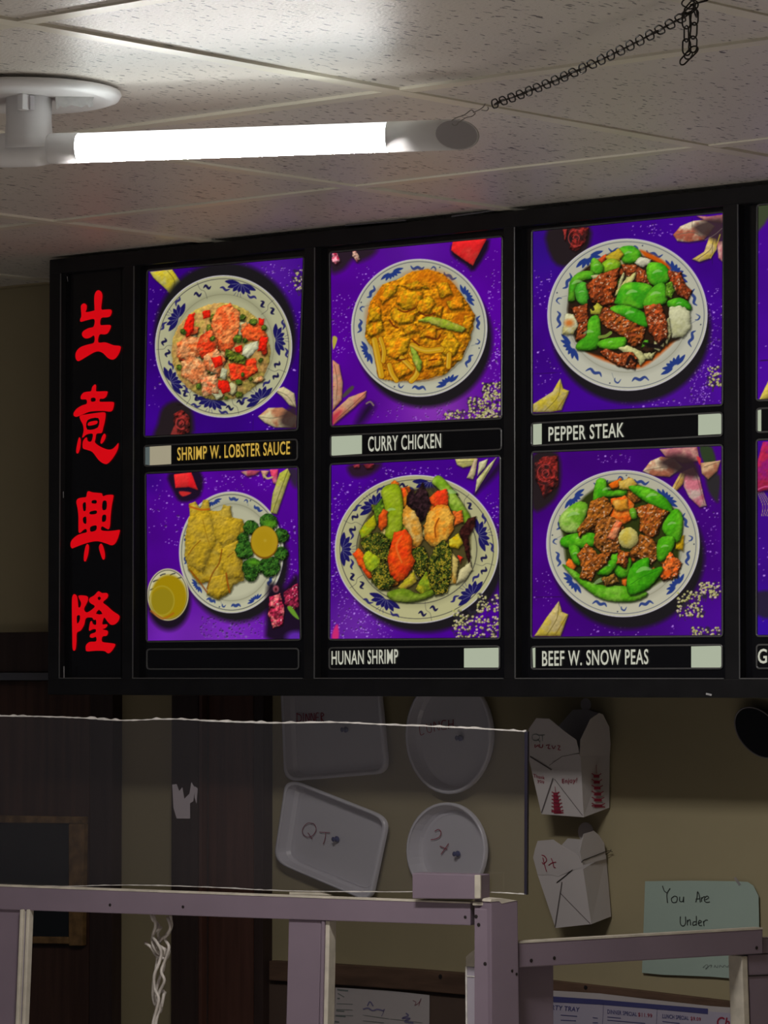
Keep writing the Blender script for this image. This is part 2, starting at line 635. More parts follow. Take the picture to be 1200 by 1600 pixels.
# ================================================================== MENU BOARD
bp_ = on_y(640, 1086, Y_BOARD)
board = group_root('menu_board', bp_, 'long black backlit menu board with dish pictures and red Chinese characters', 'menu board')
tl = on_y(77, 405, Y_BOARD)
XR = on_y(1560, 700, Y_BOARD).x
zb = on_y(600, 1088, Y_BOARD).z
zt = CEIL - 0.002
box('housing', (tl.x + 0.002, Y_TRAY + 0.004, zb + 0.002), (XR, Y_BOARD + 0.135, zt - 0.002), M['black'], board)


def board_bar(name, u0, u1, z0, z1, y0=Y_BOARD, y1=Y_TRAY + 0.004, mat=None):
    a = on_y(u0, 700, y0).x
    b = on_y(u1, 700, y0).x
    return box(name, (a, y0, z0), (b, y1, z1), mat or M['black'], board, 0.0015)


z_in_b = on_y(600, 1060, Y_BOARD).z
z_in_t = on_y(833, 352, Y_BOARD).z
box('bottom_rail', (tl.x, Y_BOARD, zb), (XR, Y_TRAY + 0.004, z_in_b), M['black'], board, 0.002)
box('top_rail', (tl.x, Y_BOARD, z_in_t), (XR, Y_TRAY + 0.004, zt), M['black'], board, 0.002)
for nm, u0, u1 in (('end_stile', 76, 93), ('mullion', 192, 209), ('mullion', 475, 492), ('mullion', 787, 805), ('mullion', 1131, 1155), ('mullion', 1530, 1560)):
    board_bar(nm, u0, u1, z_in_b - 0.001, z_in_t + 0.001)
# lip along the frame edges; edge highlight is put into its pale grey
def tray_lip(u0, u1, parent=board):
    a = on_y(u0, 700, Y_BOARD - 0.0004).x
    b = on_y(u1, 700, Y_BOARD - 0.0004).x
    y = Y_BOARD - 0.0006
    r = 0.0011
    pts = [Vector((a, y, z_in_t)), Vector((a, y, z_in_b)), Vector((b, y, z_in_b))]
    v, f = merge([sweep([pts[0], pts[1]], r, 6), sweep([pts[1], pts[2]], r, 6)])
    return mesh_obj('frame_lip', v, f, M['bezel'], parent)


for u0, u1 in ((94, 190), (208.5, 473), (491.5, 786), (804.5, 1130), (1154.5, 1529)):
    tray_lip(u0, u1)


def S_print(u, v):
    return on_y(u, v, Y_PRINT)


def S_print2(u, v):
    return on_y(u, v, Y_PRINT - 0.0012)


def S_front(u, v):
    return on_y(u, v, Y_BOARD - 0.001)


def scuff(pts, w):
    strokes('scuff', [pts], S_front, w, M['scuff'], board, False)


scuff([(100, 1041), (100, 1059)], 1.6)
scuff([(99, 768), (99, 778)], 1.2)
scuff([(1103, 1084), (1112, 1086)], 3.0)
scuff([(105, 432), (106, 440)], 0.8)
# loose grey strip along the top edge against the ceiling
for pts in ([(540, 352), (585, 348), (634, 344)], [(706, 338), (750, 332), (786, 326), (790, 323), (785, 321)]):
    v, f = sweep([on_y(u, v_, Y_BOARD - 0.006) for u, v_ in pts], 0.0013, 6)
    mesh_obj('edge_strip', v, f, M['greymetal'], board)


def bezel_ring(corners, r_px=5.0, name='window_lip', parent=board, y=None):
    y = y or Y_TRAY - 0.0018
    pts = []
    n = len(corners)
    for i in range(n):
        p0, p1, p2 = corners[i - 1], corners[i], corners[(i + 1) % n]
        d0 = math.hypot(p0[0] - p1[0], p0[1] - p1[1])
        d2 = math.hypot(p2[0] - p1[0], p2[1] - p1[1])
        a = tuple(p1[k] + (p0[k] - p1[k]) / d0 * r_px for k in (0, 1))
        b = tuple(p1[k] + (p2[k] - p1[k]) / d2 * r_px for k in (0, 1))
        for t in (0, 0.25, 0.5, 0.75, 1):
            pts.append(tuple((1 - t) ** 2 * a[k] + 2 * t * (1 - t) * p1[k] + t * t * b[k] for k in (0, 1)))
    v, f = sweep([on_y(u, w, y) for u, w in pts], 0.0014, 6, closed=True)
    return mesh_obj(name, v, f, M['bezel'], parent)


def grow(c, d):
    (ax, ay), (bx_, by), (cx, cy), (dx, dy) = c
    return [(ax - d, ay - d), (bx_ + d, by - d), (cx + d, cy + d), (dx - d, dy + d)]


# black trays behind the windows
for u0, u1 in ((94, 191), (209, 474), (492, 787), (805, 1131), (1155, 1530)):
    a = on_y(u0, 700, Y_TRAY).x
    b = on_y(u1, 700, Y_TRAY).x
    box('tray', (a - 0.003, Y_TRAY, z_in_b - 0.001), (b + 0.012, Y_TRAY + 0.004, z_in_t + 0.001), M['blackgloss'], board)

# ---- red calligraphy ------------------------------------------------------
sign = wall_slab('sign_face', [(101, 424), (189, 416), (189, 1055), (101, 1056)], Y_TRAY - 0.001, Y_TRAY, M['blackgloss'], board)


def glyph(v0, outline, holes=(), extra=()):
    k = 1200 / 110.0
    cv = lambda lp, sub=3: [(95 + x / k, v0 + y / k) for x, y in spline(lp, True, sub)]
    filled('character', [cv(outline)] + [cv(h, 2) for h in holes], S_print2, M['red'], sign)
    for e in extra:
        filled('character_stroke', [cv(e)], S_print2, M['red'], sign)


glyph(440, [(640, 145), (690, 175), (710, 240), (700, 350), (692, 470), (760, 475), (850, 475), (870, 520), (840, 590), (780, 610), (690, 622), (675, 735), (760, 738), (845, 740), (850, 790), (800, 880), (740, 900), (660, 905), (640, 1035),
            (760, 1035), (900, 1085), (1000, 1095), (1025, 1130), (990, 1230), (930, 1310), (870, 1330), (800, 1300), (720, 1220), (640, 1190), (560, 1210), (440, 1280), (330, 1345), (280, 1350), (250, 1290), (260, 1200), (330, 1120), (450, 1075), (565, 1040),
            (568, 920), (500, 955), (430, 970), (375, 940), (360, 880), (400, 830), (480, 790), (560, 765), (570, 640), (440, 660), (340, 685), (330, 640), (350, 590), (345, 480), (345, 410), (390, 370), (440, 400), (440, 470), (430, 520), (560, 495), (575, 470), (570, 330), (575, 230), (600, 170)])
glyph(590, [(580, 115), (603, 140), (600, 215), (620, 235), (780, 232), (797, 260), (770, 330), (720, 360), (670, 362), (665, 410), (760, 412), (890, 415), (908, 455), (885, 550), (840, 580), (740, 570), (600, 570), (480, 585), (370, 630), (270, 668), (222, 650), (220, 600), (270, 530), (360, 475), (440, 445), (435, 375), (350, 370), (340, 320), (380, 260), (450, 240), (515, 230), (535, 160)],
      holes=[[(515, 350), (585, 345), (590, 400), (520, 410)]],
      extra=[[(330, 650), (480, 620), (620, 600), (740, 590), (765, 630), (750, 750), (725, 850), (700, 940), (640, 950), (605, 965), (590, 1050), (585, 1110), (680, 1180), (800, 1225), (880, 1215), (940, 1160), (980, 1115), (985, 1150), (965, 1240), (890, 1370), (800, 1465), (730, 1465), (640, 1400), (540, 1270), (440, 1230), (375, 1200), (380, 1080), (440, 1015), (460, 1080), (520, 1085), (545, 960), (440, 970), (380, 1020), (365, 1010), (390, 900), (375, 800), (335, 720)],
             [(310, 1020), (340, 1060), (330, 1200), (295, 1290), (262, 1270), (275, 1150)],
             [(740, 955), (768, 985), (750, 1060), (700, 1125), (675, 1105), (700, 1010)]])
# the eye of the second character, cut as dark inlays
def inlay(v0, pts, mat=M['blackgloss']):
    k = 1200 / 110.0
    filled('character_inlay', [[(95 + x / k, v0 + y / k) for x, y in spline(pts, True, 3)]], lambda u, v: on_y(u, v, Y_PRINT - 0.0018), mat, sign)


inlay(590, [(455, 725), (640, 690), (630, 850), (450, 885)])
filled('character_stroke', [[(95 + x * 110 / 1200.0, 590 + y * 110 / 1200.0) for x, y in spline([(480, 760), (615, 735), (610, 790), (470, 820)], True, 3)]], lambda u, v: on_y(u, v, Y_PRINT - 0.0024), M['red'], sign)
glyph(755, [(470, 135), (540, 155), (640, 165), (700, 175), (720, 220), (790, 200), (890, 200), (895, 250), (870, 380), (850, 560), (840, 720), (815, 785), (770, 770), (700, 735), (690, 800), (800, 815), (920, 805), (1000, 795), (1005, 830), (970, 950), (920, 1035), (860, 1058), (780, 1030), (640, 990), (520, 1000), (380, 1040), (250, 1090), (190, 1110), (165, 1060), (180, 980), (260, 900), (350, 860), (440, 835), (430, 780), (380, 800), (340, 840), (305, 835), (300, 700), (300, 560), (285, 430), (265, 320), (290, 265), (360, 245), (430, 235), (445, 170)],
      extra=[[(455, 1035), (482, 1080), (465, 1220), (425, 1330), (392, 1310), (400, 1180), (425, 1070)],
             [(680, 1030), (715, 1060), (750, 1180), (750, 1280), (715, 1300), (675, 1200), (650, 1090)]])
for pts in ([(375, 350), (425, 330), (425, 460), (385, 465)], [(380, 590), (432, 575), (432, 690), (385, 670)], [(535, 295), (605, 290), (605, 345), (530, 340)],
            [(500, 485), (605, 465), (605, 520), (500, 530)], [(505, 745), (605, 720), (600, 800), (510, 825)], [(715, 310), (780, 310), (775, 440), (710, 450)],
            [(710, 550), (770, 545), (765, 640), (705, 655)]):
    inlay(755, pts)
glyph(910, [(235, 200), (275, 235), (290, 320), (300, 420), (330, 420), (345, 350), (310, 270), (305, 225), (380, 222), (455, 240), (465, 300), (440, 360), (400, 440), (410, 490), (450, 510), (520, 470), (580, 405), (500, 350), (480, 300), (500, 260), (570, 220), (640, 150), (700, 180), (780, 180), (808, 215), (790, 270), (720, 340), (790, 400), (890, 490), (980, 550), (1003, 590), (980, 660), (920, 715), (850, 720), (790, 660), (745, 600), (720, 640), (710, 715), (780, 712), (795, 735), (760, 780), (710, 800), (790, 820), (805, 860), (780, 910), (710, 925), (705, 1010), (810, 1030), (925, 1050), (910, 1110), (850, 1190), (800, 1208), (740, 1170), (600, 1165), (450, 1175), (425, 1140), (430, 1070), (490, 1015), (600, 1005), (600, 930), (540, 945), (495, 930), (510, 880), (590, 850), (595, 800), (540, 800), (490, 825), (480, 790), (500, 680), (530, 660), (550, 710), (600, 720), (600, 640), (560, 640), (530, 600), (430, 610), (400, 720), (340, 820), (275, 860), (268, 1000), (255, 1130), (225, 1165), (200, 1120), (195, 900), (190, 600), (190, 300), (205, 220)],
      holes=[[(625, 270), (655, 240), (685, 270), (655, 305)], [(600, 535), (650, 465), (710, 540)]])
inlay(910, [(275, 575), (325, 565), (320, 650), (280, 700)])

# ---- name strips ----------------------------------------------------------
def name_strip(quad, patches, word=None, wquad=None, wmat='letter_white'):
    lipq = grow(quad, 1.5)
    s = wall_slab('name_strip', quad, Y_TRAY - 0.0008, Y_TRAY, M['blackgloss'], board)
    bezel_ring(lipq, 5.0, 'strip_lip', s)
    for q, mname in patches:
        wall_slab('blank_patch', q, Y_PRINT - 0.0006, Y_PRINT, M[mname], s)
    if word:
        lettering('lettering', word, wquad, S_print2, M[wmat], s, 0.013)
    return s


name_strip([(227, 698), (463, 688), (463, 717), (227, 727)],
           [([(227, 699), (234, 698), (234, 727), (227, 726)], 'grey_lit'), ([(234, 698), (267, 696), (267, 725), (234, 727)], 'warm_lit')],
           'SHRIMP W. LOBSTER SAUCE', [(277, 699), (453, 689), (453, 710), (277, 720)], 'letter_gold')
name_strip([(518, 682), (782, 671), (782, 701), (518, 712)],
           [([(518, 682), (565, 680), (565, 709), (518, 712)], 'white_lit')],
           'CURRY CHICKEN', [(575, 682), (689, 677), (689, 700), (575, 706)])
name_strip([(832, 663), (1127, 646), (1127, 679), (832, 695)],
           [([(833, 663), (846, 662), (846, 694), (833, 695)], 'white_lit'), ([(1091, 648), (1127, 646), (1127, 678), (1091, 680)], 'white_lit')],
           'PEPPER STEAK', [(857, 667), (975, 660), (975, 683), (857, 690)])
name_strip([(231, 1016), (465, 1015), (465, 1044), (231, 1044)], [])
name_strip([(516, 1014), (779, 1011), (779, 1044), (516, 1044)],
           [([(725, 1013), (779, 1012), (779, 1043), (725, 1043)], 'white_lit')],
           'HUNAN SHRIMP', [(518, 1017), (622, 1014), (622, 1037), (518, 1039)])
name_strip([(832, 1012), (1127, 1009), (1127, 1043), (832, 1044)],
           [([(832, 1013), (836, 1012), (836, 1043), (833, 1043)], 'white_lit'), ([(1080, 1010), (1127, 1009), (1127, 1043), (1080, 1043)], 'white_lit')],
           'BEEF W. SNOW PEAS', [(847, 1017), (1013, 1014), (1013, 1038), (847, 1041)])
name_strip([(1184, 640), (1515, 622), (1515, 656), (1184, 674)], [([(1184, 641), (1189, 640), (1189, 674), (1184, 674)], 'white_lit')])
name_strip([(1184, 1009), (1515, 1006), (1515, 1040), (1184, 1043)], [], 'GE', [(1184, 1014), (1211, 1013), (1211, 1036), (1184, 1037)])

# ---- backlit dish prints: inks laid on a fine vertex grid, traced in photo pixels --------
class Ink:
    def __init__(self, corners, density=1.1):
        self.corners = corners
        (x0, y0), (x1, y1), (x2, y2), (x3, y3) = corners
        n = int(max(abs(x1 - x0), abs(x2 - x3)) * density)
        mrows = int(max(abs(y3 - y0), abs(y2 - y1)) * density)
        s, t = np.meshgrid(np.linspace(0, 1, n), np.linspace(0, 1, mrows))
        self.U = (x0 * (1 - s) + x1 * s) * (1 - t) + (x3 * (1 - s) + x2 * s) * t
        self.V = (y0 * (1 - s) + y1 * s) * (1 - t) + (y3 * (1 - s) + y2 * s) * t
        self.C = np.zeros(self.U.shape + (3,))
        self.f = (0.0, 0.0, 1.0)
        self.rs = np.random.RandomState(11)

    def crop(self, x0, y0, s):
        self.f = (x0, y0, s)

    def px(self, pts):
        x0, y0, s = self.f
        return [(x0 + p[0] / s, y0 + p[1] / s) for p in pts]

    def noise(self, sl, scale, seed, octv=3):
        out = 0
        amp, tot = 1.0, 0.0
        for o in range(octv):
            T = np.random.RandomState(seed * 13 + o).rand(64, 64)
            x = self.U[sl] / scale * 2 ** o + 17.3 * o
            y = self.V[sl] / scale * 2 ** o + 5.1 * o
            xi, yi = np.floor(x).astype(int), np.floor(y).astype(int)
            fx, fy = x - xi, y - yi
            fx, fy = fx * fx * (3 - 2 * fx), fy * fy * (3 - 2 * fy)
            a, b = T[yi % 64, xi % 64], T[yi % 64, (xi + 1) % 64]
            c, d = T[(yi + 1) % 64, xi % 64], T[(yi + 1) % 64, (xi + 1) % 64]
            out = out + amp * ((a * (1 - fx) + b * fx) * (1 - fy) + (c * (1 - fx) + d * fx) * fy)
            tot += amp
            amp *= 0.55
        return out / tot

    def box(self, pts, pad):
        xs_ = [p[0] for p in pts]
        ys_ = [p[1] for p in pts]
        mk = (self.U > min(xs_) - pad) & (self.U < max(xs_) + pad) & (self.V > min(ys_) - pad) & (self.V < max(ys_) + pad)
        r = np.where(mk.any(1))[0]
        c = np.where(mk.any(0))[0]
        if len(r) == 0 or len(c) == 0:
            return None
        return (slice(r[0], r[-1] + 1), slice(c[0], c[-1] + 1))

    def sdf(self, sl, pts):
        X, Y = self.U[sl], self.V[sl]
        d = np.full(X.shape, 1e9)
        ins = np.zeros(X.shape, bool)
        n = len(pts)
        for i in range(n):
            ax, ay = pts[i]
            bx_, by = pts[(i + 1) % n]
            ex, ey = bx_ - ax, by - ay
            L = ex * ex + ey * ey + 1e-9
            t = np.clip(((X - ax) * ex + (Y - ay) * ey) / L, 0, 1)
            d = np.minimum(d, (X - ax - ex * t) ** 2 + (Y - ay - ey * t) ** 2)
            cond = ((ay > Y) != (by > Y)) & (X < (bx_ - ax) * (Y - ay) / (by - ay + 1e-12) + ax)
            ins ^= cond
        d = np.sqrt(d)
        return np.where(ins, d, -d)

    def mix(self, sl, a, col):
        a = np.clip(a, 0, 1)[..., None]
        self.C[sl] = self.C[sl] * (1 - a) + np.asarray(col, float) * a

    def all(self):
        return (slice(None), slice(None))

    # --- shapes
    def ell(self, cx, cy, rx, ry, col, soft=1.0, alpha=1.0, raw=False):
        if not raw:
            (cx, cy), = self.px([(cx, cy)])
            rx, ry = rx / self.f[2], ry / self.f[2]
        pad = soft + 2
        sl = self.box([(cx - rx, cy - ry), (cx + rx, cy + ry)], pad)
        if sl is None:
            return
        q = np.sqrt(((self.U[sl] - cx) / rx) ** 2 + ((self.V[sl] - cy) / ry) ** 2)
        d = (1 - q) * min(rx, ry)
        self.mix(sl, np.clip(d / soft + 0.5, 0, 1) * alpha, col)

    def ring(self, cx, cy, rx, ry, w, col, alpha=1.0):
        (cx, cy), = self.px([(cx, cy)])
        rx, ry = rx / self.f[2], ry / self.f[2]
        q = np.sqrt(((self.U - cx) / rx) ** 2 + ((self.V - cy) / ry) ** 2)
        d = np.abs(1 - q) * min(rx, ry)
        self.mix(self.all(), np.clip(w / 2 + 0.5 - d, 0, 1) * alpha, col)

    def poly(self, pts, col, soft=1.0, alpha=1.0, smooth=True, raw=False):
        p = pts if raw else self.px(pts)
        if smooth:
            p = spline(p, True, 3)
        sl = self.box(p, soft + 2)
        if sl is None:
            return
        self.mix(sl, np.clip(self.sdf(sl, p) / soft + 0.5, 0, 1) * alpha, col)

    def line(self, pts, w, col, alpha=1.0, raw=False, smooth=True, taper=False):
        p = pts if raw else self.px(pts)
        if smooth and len(p) > 2:
            p = spline(p, False, 4)
        sl = self.box(p, w + 2)
        if sl is None:
            return
        X, Y = self.U[sl], self.V[sl]
        d = np.full(X.shape, 1e9)
        n = len(p) - 1
        for i in range(n):
            (ax, ay), (bx_, by) = p[i], p[i + 1]
            ex, ey = bx_ - ax, by - ay
            t = np.clip(((X - ax) * ex + (Y - ay) * ey) / (ex * ex + ey * ey + 1e-9), 0, 1)
            ww = w / 2
            if taper:
                g = (i + 0.5) / n
                ww = w / 2 * (0.25 + 0.9 * math.sin(math.pi * g))
            d = np.minimum(d, np.sqrt((X - ax - ex * t) ** 2 + (Y - ay - ey * t) ** 2) - ww)
        self.mix(sl, np.clip(0.5 - d, 0, 1) * alpha, col)

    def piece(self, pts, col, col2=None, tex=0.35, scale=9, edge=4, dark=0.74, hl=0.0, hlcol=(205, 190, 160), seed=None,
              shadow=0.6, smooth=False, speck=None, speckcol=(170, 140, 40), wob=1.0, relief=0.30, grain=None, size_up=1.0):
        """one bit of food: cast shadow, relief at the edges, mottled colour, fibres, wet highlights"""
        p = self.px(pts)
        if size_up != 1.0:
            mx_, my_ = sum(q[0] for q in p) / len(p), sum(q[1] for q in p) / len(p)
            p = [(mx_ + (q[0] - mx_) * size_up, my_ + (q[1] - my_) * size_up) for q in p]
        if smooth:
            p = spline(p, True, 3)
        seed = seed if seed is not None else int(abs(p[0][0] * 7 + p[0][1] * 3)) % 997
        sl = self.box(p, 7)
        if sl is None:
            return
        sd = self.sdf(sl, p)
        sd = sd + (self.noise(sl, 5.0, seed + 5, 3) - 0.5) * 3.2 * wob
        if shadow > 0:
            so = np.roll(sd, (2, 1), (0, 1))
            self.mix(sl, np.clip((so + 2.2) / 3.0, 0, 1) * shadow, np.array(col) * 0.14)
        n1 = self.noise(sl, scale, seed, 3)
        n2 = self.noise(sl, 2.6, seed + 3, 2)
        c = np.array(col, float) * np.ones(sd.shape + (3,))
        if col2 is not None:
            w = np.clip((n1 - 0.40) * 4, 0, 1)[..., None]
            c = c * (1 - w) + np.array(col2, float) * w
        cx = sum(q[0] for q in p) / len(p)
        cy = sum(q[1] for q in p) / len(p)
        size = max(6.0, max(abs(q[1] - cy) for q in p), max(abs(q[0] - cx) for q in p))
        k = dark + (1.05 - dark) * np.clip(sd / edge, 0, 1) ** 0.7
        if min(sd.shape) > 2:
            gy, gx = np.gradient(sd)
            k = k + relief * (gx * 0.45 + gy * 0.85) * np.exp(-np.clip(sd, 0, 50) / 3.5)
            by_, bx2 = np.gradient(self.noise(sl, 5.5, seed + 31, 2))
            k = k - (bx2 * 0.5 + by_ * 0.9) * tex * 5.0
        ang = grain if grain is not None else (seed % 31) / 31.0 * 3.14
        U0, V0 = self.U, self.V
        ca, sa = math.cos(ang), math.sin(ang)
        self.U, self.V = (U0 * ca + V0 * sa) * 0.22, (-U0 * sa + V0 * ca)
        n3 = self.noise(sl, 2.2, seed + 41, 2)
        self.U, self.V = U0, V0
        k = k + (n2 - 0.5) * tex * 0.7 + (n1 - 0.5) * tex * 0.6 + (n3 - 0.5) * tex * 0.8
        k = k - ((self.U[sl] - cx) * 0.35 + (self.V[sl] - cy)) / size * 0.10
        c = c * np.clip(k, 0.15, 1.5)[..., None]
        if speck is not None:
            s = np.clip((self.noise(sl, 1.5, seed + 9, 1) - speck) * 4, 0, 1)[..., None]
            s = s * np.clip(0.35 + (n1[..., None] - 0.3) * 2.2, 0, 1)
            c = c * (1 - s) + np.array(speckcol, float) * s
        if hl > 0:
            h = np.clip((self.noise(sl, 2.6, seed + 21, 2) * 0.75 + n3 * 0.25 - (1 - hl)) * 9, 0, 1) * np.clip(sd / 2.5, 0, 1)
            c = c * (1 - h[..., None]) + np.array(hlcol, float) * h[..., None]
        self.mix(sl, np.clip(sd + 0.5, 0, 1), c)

    def backdrop(self, col, glow=()):
        sl = self.all()
        n = self.noise(sl, 60, 3, 2)
        c = np.array(col, float) * (0.86 + 0.28 * n)[..., None]
        self.C[:] = c
        for cx, cy, r, g in glow:
            (cx, cy), = self.px([(cx, cy)])
            r = r / self.f[2]
            q = np.exp(-(((self.U - cx) ** 2 + (self.V - cy) ** 2) / (r * r)))
            self.C += q[..., None] * np.array(g, float)

    def drops(self, n, boxes, big=0.25, col=(186, 140, 232), seed=1):
        rs = np.random.RandomState(seed)
        x0, y0, s = self.f
        for b in boxes:
            for _ in range(n):
                u = x0 + rs.uniform(b[0], b[2]) / s
                v = y0 + rs.uniform(b[1], b[3]) / s
                r = rs.choice([0.55, 0.7, 0.95, 1.3], p=[0.45, 0.3, 0.2, 0.05])
                a = rs.uniform(0.35, 1.0)
                self.ell(u, v, r * rs.uniform(1, 1.6), r, col, 1.0, a, raw=True)
                if rs.rand() < big:
                    self.ell(u - 0.6, v - 1.4, r * 1.5, r * 1.3, np.array(col) * 0.22, 1.2, 0.5, raw=True)

    def buds(self, n, box_, seed=2, stem=True):
        """baby's breath"""
        rs = np.random.RandomState(seed)
        x0, y0, s = self.f
        if stem:
            for _ in range(n // 2):
                u, v = x0 + rs.uniform(box_[0], box_[2]) / s, y0 + rs.uniform(box_[1], box_[3]) / s
                self.line([(u, v), (u + rs.uniform(-4, 4), v + rs.uniform(4, 9))], 0.8, (48, 52, 20), 0.8, raw=True)
                self.ell(u, v, 3.0, 2.4, (40, 34, 50), 2, 0.55, raw=True)
        for _ in range(n):
            u, v = x0 + rs.uniform(box_[0], box_[2]) / s, y0 + rs.uniform(box_[1], box_[3]) / s
            r = rs.uniform(1.0, 2.1)
            self.ell(u, v, r, r * 0.9, (176, 172, 112) if rs.rand() < 0.65 else (196, 180, 158), 1.0, 0.95, raw=True)
            if rs.rand() < 0.5:
                self.ell(u + 1, v + 1, 1.1, 0.9, (118, 120, 45), 1.0, 0.8, raw=True)

    # --- plate and its blue rim motifs
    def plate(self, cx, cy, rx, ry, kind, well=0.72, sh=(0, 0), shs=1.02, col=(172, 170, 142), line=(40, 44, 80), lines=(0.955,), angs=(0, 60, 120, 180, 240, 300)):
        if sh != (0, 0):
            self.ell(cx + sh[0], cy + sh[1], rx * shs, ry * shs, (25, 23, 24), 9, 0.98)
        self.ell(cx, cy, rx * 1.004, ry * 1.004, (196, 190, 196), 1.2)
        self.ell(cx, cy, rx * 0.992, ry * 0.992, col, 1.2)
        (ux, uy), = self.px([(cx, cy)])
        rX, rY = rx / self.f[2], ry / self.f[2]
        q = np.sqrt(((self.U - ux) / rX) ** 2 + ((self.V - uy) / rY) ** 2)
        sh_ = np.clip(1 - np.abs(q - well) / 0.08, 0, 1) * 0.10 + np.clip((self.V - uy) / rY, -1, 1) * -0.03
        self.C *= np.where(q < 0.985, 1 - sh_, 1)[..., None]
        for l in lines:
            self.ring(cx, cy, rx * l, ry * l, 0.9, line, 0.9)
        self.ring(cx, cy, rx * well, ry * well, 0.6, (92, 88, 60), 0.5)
        n = len(angs)
        sa = sorted(x % 360 for x in angs)
        for i in range(n):
            a = math.radians(sa[i])
            gap = math.radians((sa[(i + 1) % n] - sa[i]) % 360)
            mid = a + gap / 2
            if kind == 'lotus':
                self.lotus(cx, cy, rx, ry, a, well, 1 if i % 2 else -1)
                self.scroll(cx, cy, rx, ry, mid, well)
            else:
                self.fan(cx, cy, rx, ry, a, well, 1 if i % 2 else -1)
                self.comma(cx, cy, rx, ry, a + gap * 0.30, well, 1)
                self.swirl(cx, cy, rx, ry, mid, well)
                self.comma(cx, cy, rx, ry, a + gap * 0.70, well, -1)

    def rimpt(self, cx, cy, rx, ry, a, well):
        (ux, uy), = self.px([(cx, cy)])
        s = self.f[2]
        rm = (well + 0.955) / 2
        px_, py_ = ux + rx / s * rm * math.cos(a), uy + ry / s * rm * math.sin(a)
        tx, ty = -rx / s * math.sin(a), ry / s * math.cos(a)
        L = math.hypot(tx, ty)
        tx, ty = tx / L, ty / L
        ox, oy = ty, -tx
        band = (0.955 - well) * min(rx, ry) / s
        return lambda t, r: (px_ + (tx * t + ox * r) * band, py_ + (ty * t + oy * r) * band)

    def lotus(self, cx, cy, rx, ry, a, well, d):
        P = self.rimpt(cx, cy, rx, ry, a, well)
        navy, pale = (26, 22, 84), (120, 118, 140)
        for k in range(-3, 4):
            ph = k * 0.47
            L = (0.70, 0.84, 0.98, 1.10)[abs(k)]
            c_, s_ = math.cos(ph), math.sin(ph)
            tip = (s_ * L, (-0.36 + c_ * L * 0.86) * d)
            b = (s_ * 0.1, -0.36 * d)
            w = 0.17
            m_ = ((tip[0] + b[0]) / 2, (tip[1] + b[1]) / 2)
            pts = [P(*b), P(m_[0] - c_ * w, m_[1] + s_ * w * d), P(*tip), P(m_[0] + c_ * w, m_[1] - s_ * w * d)]
            self.poly(pts, navy, 1.0, 1.0, True, raw=True)
        for k in range(-3, 3):
            ph = (k + 0.5) * 0.47
            L = 0.66
            self.line([P(math.sin(ph) * 0.16, (-0.30) * d), P(math.sin(ph) * L, (-0.36 + math.cos(ph) * L * 0.8) * d)], 0.6, pale, 0.85, raw=True)
        for k in (-1, 0, 1):
            self.line([P(k * 0.14, 0.28 * d), P(k * 0.24, 0.52 * d)], 0.5, navy, 0.8, raw=True)
        for s_ in (-1, 1):
            self.line([P(s_ * 0.62, 0.20 * d), P(s_ * 0.85, 0.34 * d), P(s_ * 1.08, 0.22 * d), P(s_ * 1.25, 0.30 * d)], 3.4, (44, 42, 96), 1, raw=True, taper=True)

    def scroll(self, cx, cy, rx, ry, a, well):
        P = self.rimpt(cx, cy, rx, ry, a, well)
        ink = (26, 24, 62)
        self.line([P(-0.12, 0.62), P(-0.10, 0.15), P(0.12, -0.1), P(0.10, -0.6)], 0.6, (60, 58, 60), 0.8, raw=True)
        for s_ in (-1, 1):
            self.line([P(s_ * 0.14, s_ * 0.14), P(s_ * 0.34, s_ * 0.24), P(s_ * 0.44, s_ * -0.02), P(s_ * 0.62, s_ * 0.06)], 3.4, ink, 1, raw=True, taper=True)

    def fan(self, cx, cy, rx, ry, a, well, d):
        P = self.rimpt(cx, cy, rx, ry, a, well)
        blue = (34, 54, 118)
        for k in range(-3, 4):
            ph = k * 0.43
            L = (0.72, 0.80, 0.98, 1.12)[abs(k)]
            c_, s_ = math.cos(ph), math.sin(ph)
            b0 = 0.2
            tip = (s_ * L, (-0.32 + c_ * L * 0.8) * d)
            b = (s_ * b0, (-0.32 + c_ * b0 * 0.6) * d)
            m_ = ((tip[0] + b[0]) / 2, (tip[1] + b[1]) / 2)
            w = 0.135
            self.poly([P(*b), P(m_[0] - c_ * w, m_[1] + s_ * w * d), P(*tip), P(m_[0] + c_ * w, m_[1] - s_ * w * d)], blue, 1.0, 1, True, raw=True)

    def comma(self, cx, cy, rx, ry, a, well, d):
        P = self.rimpt(cx, cy, rx, ry, a, well)
        self.line([P(-0.52 * d, 0.22), P(-0.30 * d, -0.04), P(0.05 * d, 0.08), P(0.36 * d, -0.08), P(0.58 * d, 0.08)], 4.2, (40, 58, 116), 0.95, raw=True, taper=True)

    def swirl(self, cx, cy, rx, ry, a, well):
        P = self.rimpt(cx, cy, rx, ry, a, well)
        self.line([P(-0.28, 0.0), P(-0.12, 0.26), P(0.1, 0.16), P(0.12, -0.04)], 2.2, (44, 62, 116), 0.95, raw=True, taper=True)
        self.line([P(0.1, 0.16), P(0.26, -0.1), P(0.38, -0.34)], 0.6, (90, 100, 110), 0.8, raw=True)
        self.ell(*P(0.42, 0.36), 1.1, 1.1, (34, 44, 70), 1, 0.9, raw=True)

